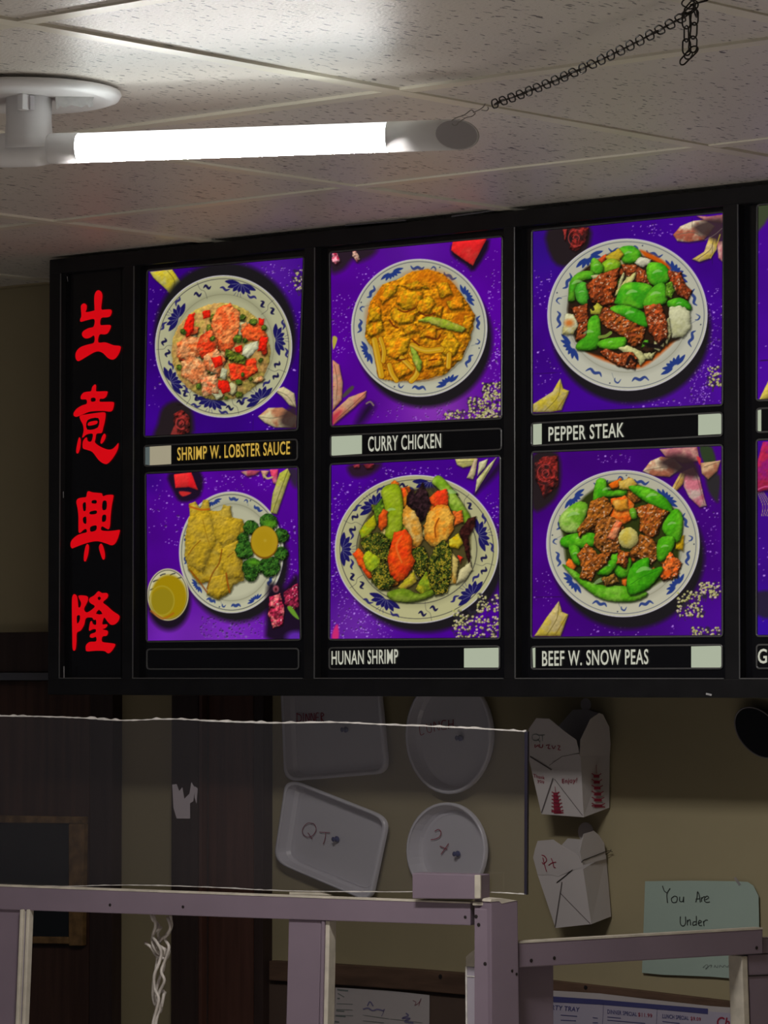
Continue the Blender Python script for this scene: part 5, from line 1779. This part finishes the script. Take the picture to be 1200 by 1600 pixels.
def ragged(name, line, w, mat, chips=0.0):
    V, Fc = [], []
    for i, (u, v) in enumerate(line):
        h = w / 2 * rnd.uniform(0.6, 1.3)
        c = chips * (rnd.random() ** 4)
        a, b = lL(u, v - h - c, off_s + 0.0006), lL(u, v + h, off_s + 0.0006)
        V += [a, b, b - nL * 0.005, a - nL * 0.005]
    for i in range(len(line) - 1):
        k = 4 * i
        for q in range(4):
            q2 = (q + 1) % 4
            Fc.append((k + q, k + q2, k + 4 + q2, k + 4 + q))
    return mesh_obj(name, V, Fc, mat, sheet)


dense = spline(top_e, False, 4)
ragged('sheet_edge', dense, 1.9, M['acryedge'], 2.4)
ragged('sheet_edge', spline(bot_e, False, 4), 0.9, M['acryedge'], 1.0)
fr = [lL(819.5, 1143, off_s + 0.0006), lL(824.5, 1143, off_s + 0.0006), lL(823, 1398, off_s + 0.0006), lL(819, 1398, off_s + 0.0006)]
prism('sheet_edge', fr, [p - nL * 0.005 for p in fr], M['acryside'], sheet)
res = [(269, 1226), (276, 1225), (280, 1236), (285, 1230), (288, 1248), (296, 1240), (299, 1222), (305, 1232), (302, 1252), (297, 1255), (297, 1279), (276, 1279), (271, 1262)]
filled('tape_residue', [res], lambda u, v: lL(u, v, off_s + 0.0012), M['residue'], sheet)
filled('tape_residue', [[(304, 1228), (309, 1232), (307, 1256), (304, 1246)]], lambda u, v: lL(u, v, off_s + 0.0012), M['residue'], sheet)

# ------------------------------------------------------------------ twisted cable hanging behind the left rail
cable = group_root('twisted_cable', lL(252, 1425, -0.03), 'tangle of frosted twisted cable hanging below the white rail', 'cable')
cab = [
    [(240, 1430), (243, 1446), (239, 1462), (246, 1474), (252, 1488), (248, 1506), (241, 1524), (242, 1545), (248, 1560), (244, 1580), (239, 1600), (236, 1640)],
    [(262, 1434), (266, 1450), (258, 1466), (264, 1480), (258, 1500), (252, 1518), (257, 1532), (250, 1548), (246, 1562), (250, 1574), (244, 1596), (240, 1640)],
    [(236, 1428), (239, 1437), (247, 1444), (247, 1452), (241, 1457), (238, 1470), (243, 1484), (255, 1494), (257, 1484), (248, 1476), (254, 1466), (262, 1460), (268, 1447), (267, 1436), (266, 1428)],
    [(227, 1473), (236, 1480), (243, 1491), (250, 1496), (260, 1497), (264, 1485), (256, 1482)],
    [(252, 1449), (247, 1457), (248, 1466), (243, 1476), (246, 1492), (244, 1512), (240, 1535), (239, 1555), (243, 1570), (248, 1552), (256, 1550), (252, 1575)],
    [(257, 1492), (256, 1512), (249, 1530), (244, 1550), (245, 1572), (242, 1590), (236, 1640)],
    [(258, 1550), (253, 1565), (251, 1580), (243, 1583), (240, 1600), (238, 1640)]]
for k, ln in enumerate(cab):
    p = spline(ln, False, 5)
    v, f = sweep([lL(u, w, -0.03 - 0.004 * k + 0.003 * math.sin(i * 0.5)) for i, (u, w) in enumerate(p)], 0.0023, 7)
    mesh_obj('strand', v, f, M['cable'], cable, True)

# ================================================================== THINGS ON THE WALL
def S_wall(off):
    return lambda u, v: on_y(u, v, Y_WALL - off)


def container(name, label, corners, rounding, depth, inner, words, pin=None):
    """open plastic food tub pinned to the wall by its base, mouth to the room"""
    pts = []
    n = len(corners)
    for i in range(n):
        p0, p1, p2 = corners[i - 1], corners[i], corners[(i + 1) % n]
        a = tuple(p1[k] + (p0[k] - p1[k]) * rounding for k in (0, 1))
        b = tuple(p1[k] + (p2[k] - p1[k]) * rounding for k in (0, 1))
        for t in np.linspace(0, 1, 7):
            pts.append(tuple((1 - t) ** 2 * a[k] + 2 * t * (1 - t) * p1[k] + t * t * b[k] for k in (0, 1)))
    return _tub(name, label, pts, depth, inner, words, pin)


def _tub(name, label, pts, depth, inner, words, pin):
    y1 = Y_WALL - depth
    rim = [on_y(u, v, y1) for u, v in pts]
    c = sum(rim, Vector()) / len(rim)
    root = group_root(name, Vector((c.x, Y_WALL, c.z)), label, 'food container', 'plastic food containers pinned to the wall')
    base = [Vector((c.x + (p.x - c.x) * inner, Y_WALL - 0.003, c.z + (p.z - c.z) * inner)) for p in rim]
    mid = [Vector((c.x + (p.x - c.x) * (inner + 0.05), Y_WALL - 0.008, c.z + (p.z - c.z) * (inner + 0.05))) for p in rim]
    n = len(rim)
    V = base + mid + rim
    Fc = [tuple(range(n))]
    for r in (0, 1):
        for i in range(n):
            j = (i + 1) % n
            Fc.append((r * n + i, r * n + j, (r + 1) * n + j, (r + 1) * n + i))
    mesh_obj('tub', V, Fc, M['poly'], root)
    sc = lambda k, y: [Vector((c.x + (p.x - c.x) * k, y, c.z + (p.z - c.z) * k)) for p in rim]
    loops = [sc(0.975, y1 - 0.001), sc(1.0, y1 - 0.002), sc(1.03, y1 - 0.001), sc(1.03, y1 + 0.006)]
    V = [p for l in loops for p in l]
    Fc = []
    for r in range(3):
        for i in range(n):
            j = (i + 1) % n
            Fc.append((r * n + i, r * n + j, (r + 1) * n + j, (r + 1) * n + i))
    mesh_obj('rim', V, Fc, M['polyrim'], root, True)
    loops = [sc(inner * 0.93, Y_WALL - 0.0052), sc(inner * 0.915, Y_WALL - 0.0052)]
    V = [p for l in loops for p in l]
    mesh_obj('base_ridge', V, [(i, (i + 1) % n, n + (i + 1) % n, n + i) for i in range(n)], M['polyrim'], root)
    for lines, w, mt in words:
        strokes('handwriting', lines, S_wall(0.0068), w, M[mt], root)
    if pin:
        cc = on_y(pin[0], pin[1], Y_WALL - 0.007)
        v, f = lathe(Vector((0, 0, 0)), [(0.0045, 0), (0.005, 0.002), (0.003, 0.003), (0.0025, 0.008), (0.004, 0.010), (0.001, 0.0105)], 12)
        mesh_obj('push_pin', [cc + Vector((p.x, -p.z, p.y)) for p in v], f, M['blueink'], root, True)
    return root


container('food_container', 'rectangular clear tub marked DINNER, half hidden under the menu board',
          [(440, 1050), (588, 1050), (603, 1206), (447, 1219)], 0.13, 0.022, 0.92,
          [([[(464, 1114), (464, 1128)], [(463, 1115), (470, 1118), (470, 1126), (464, 1128)], [(474, 1114), (474, 1128)], [(478, 1128), (478, 1115), (483, 1127), (483, 1114)], [(486, 1128), (486, 1114), (491, 1127), (491, 1114)], [(498, 1114), (494, 1115), (494, 1127), (499, 1127)], [(494, 1121), (498, 1121)], [(502, 1128), (502, 1114), (506, 1117), (502, 1121), (506, 1128)]], 1.3, 'redink')], (541, 1140))
container('food_container', 'rectangular clear tub marked QT hung askew above the rail',
          [(449, 1218), (604, 1279), (577, 1408), (430, 1345)], 0.15, 0.024, 0.90,
          [([[(489, 1287), (481, 1286), (474, 1293), (473, 1302), (480, 1308), (489, 1305), (494, 1296), (491, 1288), (486, 1286)], [(481, 1301), (488, 1311)], [(499, 1300), (516, 1301)], [(509, 1301), (508, 1310), (505, 1319)]], 1.2, 'pinkink')], (527, 1311))


_tub('food_container', 'round clear tub marked LUNCH, its top hidden by the menu board', round_pts(701, 1148, 65, 90), 0.024, 0.90,
     [([[(655, 1132), (657, 1148), (663, 1146)], [(666, 1131), (668, 1143), (674, 1143), (673, 1130)], [(679, 1143), (678, 1128), (686, 1141), (686, 1127)], [(697, 1126), (691, 1127), (690, 1139), (698, 1139)], [(701, 1125), (701, 1139)], [(701, 1132), (708, 1131)], [(708, 1124), (708, 1138)]], 1.3, 'redink')], (720, 1153))
_tub('food_container', 'round clear tub marked Px beside the leaning QT tub', round_pts(697, 1329, 60, 73), 0.026, 0.86,
     [([[(679, 1299), (685, 1296), (689, 1300), (687, 1307), (680, 1311), (673, 1312)], [(687, 1322), (699, 1327)], [(701, 1318), (689, 1335)]], 1.3, 'redink')], (716, 1334))


# ---- paper take-out pails ----------------------------------------------------
def pail(label, bfl, bfr, bbr, tfl, tfr, tbr, flap, sflap, bflap, d_bot, d_top, tabc):
    """folding paper pail: bottom front left/right, bottom back right, top front left/right, top back right"""
    yb_, yt_, yw_ = Y_WALL - d_bot, Y_WALL - d_top, Y_WALL - 0.004
    A, B = on_y(*bfl, yb_), on_y(*bfr, yb_)
    C_ = on_y(*bbr, yw_)
    D = Vector((A.x + (C_.x - B.x), yw_, A.z + (C_.z - B.z)))
    E, Fp = on_y(*tfl, yt_), on_y(*tfr, yt_)
    G = on_y(*tbr, yw_)
    Hh = Vector((E.x + (G.x - Fp.x), yw_, E.z + (G.z - Fp.z)))
    root = group_root('takeout_pail', (A + B + C_ + D) / 4, label, 'takeout box')
    mesh_obj('box_body', [A, B, C_, D, E, Fp, G, Hh], [(0, 1, 2, 3), (0, 1, 5, 4), (1, 2, 6, 5), (2, 3, 7, 6), (3, 0, 4, 7)], M['board'], root)
    nf = (B - A).cross(E - A).normalized()
    nf = nf if nf.y < 0 else -nf
    ns = (C_ - B).cross(Fp - B).normalized()
    ns = ns if ns.x > 0 else -ns
    th = 0.0008

    def sheet_(name, pts, org, nn):
        fr = [on_plane(u, v, org, nn) for u, v in pts]
        return prism(name, fr, [p - nn * th for p in fr], M['board'], root)

    nft = (nf + Vector((0, 0, -0.10))).normalized()
    sheet_('front_flap', flap, E + nf * 0.0006, nft)
    sheet_('side_flap', sflap, Fp + ns * 0.0004, ns)
    nb = Vector((0, -1, 0))
    sheet_('back_flap', bflap, Vector((0, yw_ - 0.001, 0)), nb)
    v_, f_ = [], []
    tc = on_y(tabc[0], tabc[1], Y_WALL - 0.0015)
    rr = tabc[2] / 1000.0
    V = [tc + Vector((rr * math.cos(2 * math.pi * k / 16), 0, rr * math.sin(2 * math.pi * k / 16))) for k in range(16)]
    prism('hanging_tab', V, [p + Vector((0, 0.0012, 0)) for p in V], M['board'], root)
    front = lambda u, v: on_plane(u, v, A + nf * 0.0011, nf)
    flp = lambda u, v: on_plane(u, v, E + nf * 0.0016, nft)
    sid = lambda u, v: on_plane(u, v, B + ns * 0.0011, ns)
    return root, front, flp, sid


def pagoda(x, y0, y1, w0, w1, sk=0.0):
    lines = [[(x - 1 + sk, y0), (x, y0 + (y1 - y0) * 0.22)]]
    n = 6
    for i in range(n):
        t = i / (n - 1)
        yy = y0 + (y1 - y0) * (0.24 + 0.74 * t)
        w = w0 + (w1 - w0) * t
        xx = x + 3 * t
        lines.append({'p': [(xx - w / 2, yy - 1 - sk), (xx - w / 4, yy + 0.8), (xx + w / 4, yy + 1), (xx + w / 2, yy - 0.6 - sk)], 'w': 1.5})
        lines.append({'p': [(xx - w / 3.4, yy + 3.2), (xx + w / 3.4, yy + 3.2)], 'w': 3.6})
    lines.append({'p': [(x + 3 - w1 / 2, y1 + 1), (x + 3 + w1 / 2, y1 + 3)], 'w': 1.8})
    return lines


root, front, flp, sid = pail('white folding paper pail printed with red pagodas, under the menu board',
                             (846, 1272), (912, 1277), (952, 1262), (825, 1180), (907, 1178), (953, 1158),
                             [(826, 1181), (824, 1165), (826, 1139), (838, 1122), (858, 1123), (880, 1141), (900, 1156), (905, 1176), (880, 1181), (862, 1194), (848, 1183)],
                             [(906, 1182), (907, 1156), (922, 1124), (936, 1114), (942, 1116), (952, 1136), (954, 1162), (953, 1180)],
                             [(868, 1140), (895, 1109), (916, 1108), (935, 1114), (940, 1170), (890, 1170)], 0.060, 0.078, (915, 1101, 10))
strokes('crease', [{'p': [(846, 1270), (864, 1216)], 'w': 1.6}, {'p': [(866, 1217), (910, 1274)], 'w': 0.8}, {'p': [(828, 1182), (862, 1203)], 'w': 1.8}, {'p': [(905, 1177), (878, 1182), (858, 1196)], 'w': 0.7}], front, 1.2, M['crease'], root, False)
lettering('lettering', 'Enjoy!', [(878, 1217), (902, 1215), (901, 1225), (878, 1226)], front, M['redink'], root, 0.01)
lettering('lettering', 'Thank', [(833, 1209), (851, 1213), (851, 1218), (834, 1215)], front, M['redink'], root, 0.01)
lettering('lettering', 'you', [(839, 1218), (850, 1220), (850, 1226), (840, 1224)], front, M['redink'], root, 0.01)
strokes('pagoda_print', pagoda(868, 1229, 1267, 12, 19), front, 0.8, M['redink'], root, False)
strokes('pagoda_print', pagoda(932, 1195, 1258, 15, 21, 1.0), sid, 0.8, M['redink'], root, False)
strokes('handwriting', [[(838, 1147), (832, 1149), (833, 1156), (840, 1157), (843, 1151), (838, 1147)], [(840, 1155), (844, 1160)], [(843, 1149), (851, 1148)], [(847, 1149), (848, 1158)]], flp, 0.9, M['greyink'], root)
strokes('handwriting', [[(836, 1163), (836, 1168), (841, 1164)], [(843, 1163), (842, 1167), (847, 1168), (848, 1163)], [(853, 1165), (858, 1164), (856, 1169), (860, 1170)], [(862, 1165), (865, 1170), (868, 1165)], [(871, 1165), (875, 1166), (872, 1171), (876, 1172)]], flp, 1.2, M['redink'], root)

root, front, flp, sid = pail('plain white folding paper pail marked Pt with a wire handle',
                             (868, 1450), (924, 1444), (955, 1432), (840, 1367), (911, 1358), (947, 1336),
                             [(840, 1367), (833, 1340), (836, 1326), (840, 1314), (864, 1312), (880, 1323), (903, 1336), (907, 1345), (910, 1354), (888, 1362), (872, 1370), (862, 1367)],
                             [(911, 1352), (906, 1330), (912, 1303), (928, 1298), (936, 1305), (944, 1317), (946, 1334), (947, 1342)],
                             [(876, 1322), (887, 1310), (912, 1312), (930, 1306), (935, 1345), (890, 1345)], 0.055, 0.070, (915, 1300, 15))
strokes('crease', [{'p': [(867, 1449), (878, 1378)], 'w': 1.6}, {'p': [(875, 1395), (922, 1443)], 'w': 0.8}], front, 1.2, M['crease'], root, False)
strokes('handwriting', [[(846, 1336), (851, 1338), (854, 1344), (849, 1350), (847, 1347)], [(848, 1340), (851, 1352), (854, 1362)], [(857, 1352), (863, 1348), (869, 1347)], [(861, 1341), (864, 1348), (865, 1354), (868, 1356)]], flp, 1.3, M['redink'], root)
hw = [front(870, 1379), front(885, 1367), front(900, 1354), front(911, 1345), sid(912, 1344), sid(930, 1337), sid(945, 1331)]
v, f = sweep(hw, 0.0007, 6)
mesh_obj('wire_handle', v, f, M['chain'], root, True)
yw = Y_WALL - 0.01
v, f = merge([sweep([on_y(u, w, yw) for u, w in pl], 0.0006, 5) for pl in ([(946, 1331), (953, 1329), (957, 1331)], [(947, 1335), (953, 1331), (955, 1327)])])
mesh_obj('wire_handle', v, f, M['chain'], root, True)

# ---- paper notice ---------------------------------------------------------------
def sheet_on_wall(name, pts, off, mat, parent=None, th=0.0006):
    return wall_slab(name, pts, Y_WALL - off, Y_WALL - off + th, mat, parent)


note = group_root('paper_notice', on_y(1095, 1524, Y_WALL), 'pale green paper handwritten You Are Under, taped to the wall', 'paper sign')
sheet_on_wall('sheet', [(1008, 1377), (1080, 1376), (1150, 1377), (1168, 1378), (1177, 1384), (1185, 1400), (1186, 1440), (1184, 1532), (1110, 1526), (1034, 1523), (1003, 1520)], 0.006, M['greenpaper'], note)
Sn = S_wall(0.0068)
strokes('handwriting', [[(1035, 1384), (1038, 1392), (1042, 1395)], [(1047, 1388), (1042, 1397), (1043, 1411)], [(1054, 1400), (1049, 1404), (1051, 1410), (1057, 1409), (1058, 1402), (1054, 1400)], [(1062, 1401), (1062, 1408), (1067, 1408), (1068, 1401), (1068, 1410)],
                        [(1087, 1410), (1089, 1402), (1090, 1393), (1093, 1401), (1094, 1410)], [(1087, 1405), (1094, 1404)], [(1096, 1402), (1096, 1409)], [(1096, 1404), (1100, 1401), (1102, 1402)], [(1102, 1406), (1107, 1403), (1105, 1400), (1101, 1403), (1101, 1408), (1105, 1410), (1109, 1409)],
                        [(1063, 1432), (1063, 1443), (1067, 1447), (1071, 1443), (1071, 1432)], [(1074, 1437), (1074, 1446)], [(1074, 1440), (1078, 1437), (1079, 1446)], [(1087, 1440), (1083, 1441), (1083, 1446), (1088, 1444)], [(1088, 1431), (1088, 1446)], [(1091, 1443), (1096, 1440), (1093, 1438), (1091, 1442), (1093, 1446), (1097, 1446)], [(1099, 1439), (1100, 1447)], [(1099, 1442), (1102, 1438), (1106, 1438)]], Sn, 1.35, M['blackink'], note)
strokes('handwriting', [[(1098, 1512), (1104, 1507), (1106, 1511), (1102, 1514), (1108, 1509), (1112, 1508), (1110, 1512)], [(1116, 1512), (1117, 1508), (1120, 1512), (1122, 1508)], [(1124, 1512), (1125, 1508), (1129, 1511), (1132, 1508), (1136, 1511), (1140, 1507), (1144, 1511)]], Sn, 0.8, M['greyink'], note)
strokes('tape', [{'p': [(1148, 1371), (1156, 1383)], 'w': 4}], S_wall(0.0075), 3, M['residue'], note, False)

# ---- round black disc at the wall -------------------------------------------------
disc = group_root('wall_disc', on_y(1185, 1145, Y_WALL), 'black oval disc with a thin grey rim on the shaded wall', 'wall disc')
el = lambda s: [(1185 + s * 37 * math.cos(t), 1144.5 + s * 39.5 * (0.4 * math.cos(t) + 0.9165 * math.sin(t))) for t in [2 * math.pi * k / 48 for k in range(48)]]
yd = Y_WALL - 0.022
fr = [on_y(u, w, yd) for u, w in el(0.97)]
prism('face', fr, [Vector((p.x, Y_WALL - 0.002, p.z)) for p in fr], M['blackdisc'], disc)
v, f = sweep([on_y(u, w, yd) for u, w in el(1.0)], 0.0011, 8, closed=True)
mesh_obj('rim', v, f, M['rim'], disc, True)

# ---- battens, hardboard, papers below -----------------------------------------------
bt = wall_slab('wooden_batten', [(420, 1501), (515, 1506), (640, 1514), (752, 1523), (752, 1557), (640, 1547), (515, 1538), (420, 1532)], Y_WALL - 0.018, Y_WALL, M['batten'], None, 0.002)
tag(bt, 'brown wooden batten screwed to the wall above the hardboard and receipt', 'batten')
screwy = Y_WALL - 0.0188
v = [on_y(688, 1526, screwy)] + [on_y(688 + 3 * math.cos(k * math.pi / 5), 1526 + 4 * math.sin(k * math.pi / 5), screwy + 0.0003) for k in range(10)]
mesh_obj('screw', v, [(0, 1 + k, 1 + (k + 1) % 10) for k in range(10)], M['screw'], bt)
hb = wall_slab('hardboard_panel', [(420, 1532), (515, 1538), (640, 1547), (752, 1557), (752, 1720), (420, 1720)], Y_WALL - 0.008, Y_WALL, M['panel'])
tag(hb, 'brown hardboard panel below the wooden batten', 'panel')
rc = group_root('receipt', on_y(596, 1600, Y_WALL), 'white printed form pinned to the brown hardboard', 'paper')
sheet_on_wall('sheet', [(524, 1543), (600, 1547), (671, 1555), (670, 1700), (519, 1700)], 0.011, M['paper'], rc)
Sr = S_wall(0.0118)
strokes('print_lines', [{'p': [(527, 1546), (544, 1548)], 'w': 2.2}, {'p': [(528, 1552), (538, 1558)], 'w': 1.2}, {'p': [(527, 1560), (531, 1560)], 'w': 2}, {'p': [(526, 1568), (551, 1569)], 'w': .7}, {'p': [(525, 1577), (551, 1578)], 'w': .7}, {'p': [(525, 1579), (538, 1580)], 'w': 1.6}, {'p': [(524, 1587), (540, 1588)], 'w': 2}, {'p': [(524, 1586), (552, 1587)], 'w': .6}, {'p': [(523, 1596), (530, 1597)], 'w': 2},
                        {'p': [(567, 1586), (608, 1592)], 'w': .6}, {'p': [(567, 1595), (600, 1598)], 'w': .8}, {'p': [(610, 1592), (660, 1598)], 'w': .6}], Sr, 1, M['greyink'], rc, False)
strokes('stamp', [{'p': [(567, 1577), (575, 1575), (582, 1579), (590, 1577), (600, 1580)], 'w': 2.2}, {'p': [(574, 1572), (578, 1565), (583, 1572)], 'w': 2.0}, {'p': [(598, 1579), (601, 1577), (596, 1588)], 'w': 0.9}], Sr, 2, M['stamp'], rc)
strokes('stamp', [{'p': [(634, 1583), (638, 1587), (628, 1591), (641, 1591), (632, 1596), (646, 1598)], 'w': 2.4}], Sr, 2, M['stamp'], rc)
strokes('stamp', [[(645, 1563), (650, 1566), (648, 1571), (655, 1566), (658, 1560), (654, 1572)]], Sr, .7, M['pinkink'], rc)

bt2 = wall_slab('wooden_batten', [(800, 1525), (867, 1533), (1000, 1548), (1165, 1568), (1250, 1578), (1250, 1594), (1165, 1584), (1000, 1562), (867, 1548), (800, 1541)], Y_WALL - 0.014, Y_WALL, M['batten'], None, 0.001)
tag(bt2, 'thin brown wooden batten on the wall above the printed menu flyer', 'batten')
v = [on_y(915, 1543, Y_WALL - 0.0148)] + [on_y(915 + 3 * math.cos(k * math.pi / 5), 1543 + 3.5 * math.sin(k * math.pi / 5), Y_WALL - 0.0145) for k in range(10)]
mesh_obj('screw', v, [(0, 1 + k, 1 + (k + 1) % 10) for k in range(10)], M['screw'], bt2)
fl = group_root('menu_flyer', on_y(1010, 1600, Y_WALL), 'printed takeout menu flyer with a navy band on the wall', 'flyer')
sheet_on_wall('sheet', [(810, 1542), (867, 1548), (935, 1552), (1010, 1561), (1110, 1572), (1250, 1582), (1250, 1730), (810, 1730)], 0.016, M['paper'], fl)
Sf = S_wall(0.0168)
Sf2 = S_wall(0.0174)
filled('print_field', [[(810, 1551), (867, 1557), (935, 1562), (1010, 1570), (1105, 1580), (1250, 1592), (1250, 1729), (810, 1729)]], Sf, M['flyer'], fl)
filled('navy_band', [[(810, 1550), (867, 1557), (935, 1561.5), (1010, 1568), (1106, 1576), (1106, 1584.5), (1010, 1575.5), (935, 1569.5), (867, 1566), (810, 1560)]], Sf2, M['navy'], fl)
lettering('lettering', 'PARTY TRAY', [(851, 1569), (906, 1574), (905, 1581), (850, 1577)], Sf2, M['navy'], fl, 0.02)
lettering('lettering', 'DINNER SPECIAL', [(949, 1577), (995, 1582), (995, 1588), (949, 1584)], Sf2, M['navy'], fl, 0.02)
lettering('price', '$11.99', [(997, 1582), (1019, 1584), (1019, 1591), (997, 1589)], Sf2, M['redink'], fl, 0.01)
lettering('lettering', 'LUNCH SPECIAL', [(1035, 1584), (1076, 1588), (1076, 1594), (1035, 1591)], Sf2, M['navy'], fl, 0.02)
lettering('price', '$9.09', [(1079, 1588), (1095, 1590), (1095, 1596), (1079, 1595)], Sf2, M['redink'], fl, 0.01)
lettering('shop_name', 'Chi', [(1120, 1588), (1146, 1591), (1146, 1606), (1120, 1604)], Sf2, M['redink'], fl, 0.02, 0.2)
strokes('print_lines', [{'p': [(876, 1586), (902, 1588)], 'w': 1.2}, {'p': [(926, 1590), (934, 1591)], 'w': 1.2}, {'p': [(876, 1594), (900, 1595)], 'w': 1.2}, {'p': [(926, 1598), (934, 1598)], 'w': 1.2}, {'p': [(949, 1589), (970, 1591)], 'w': 1.1}, {'p': [(949, 1594), (1008, 1599)], 'w': 1.1}, {'p': [(1035, 1596), (1062, 1599)], 'w': 1.1}, {'p': [(943, 1567), (941, 1610)], 'w': .5}, {'p': [(1027, 1575), (1025, 1610)], 'w': .5}], Sf2, 1, M['navy'], fl, False)

# ---- clear sign holder behind the corner post ------------------------------------------
hold = group_root('sign_holder', lL(736, 1640, -0.06), 'clear plastic sign holder standing edge on behind the corner post', 'sign holder')
for nm, pts, mt in (('panel', [(727, 1510), (745, 1512), (745, 1660), (728, 1660)], 'clip'), ('edge', [(727, 1510), (729.5, 1510), (730.5, 1660), (728, 1660)], 'acryedge'), ('edge', [(728, 1524), (745, 1525.5), (745, 1527), (728, 1526)], 'acryedge'),
                    ('top_clip', [(728, 1495), (733, 1490), (741, 1484), (745, 1484), (745, 1511), (728, 1510)], 'rawedge')):
    fr = [lL(u, v, -0.055 + (0.001 if nm == 'edge' else 0)) for u, v in pts]
    prism(nm, fr, [p - nL * 0.006 for p in fr], M[mt], hold)
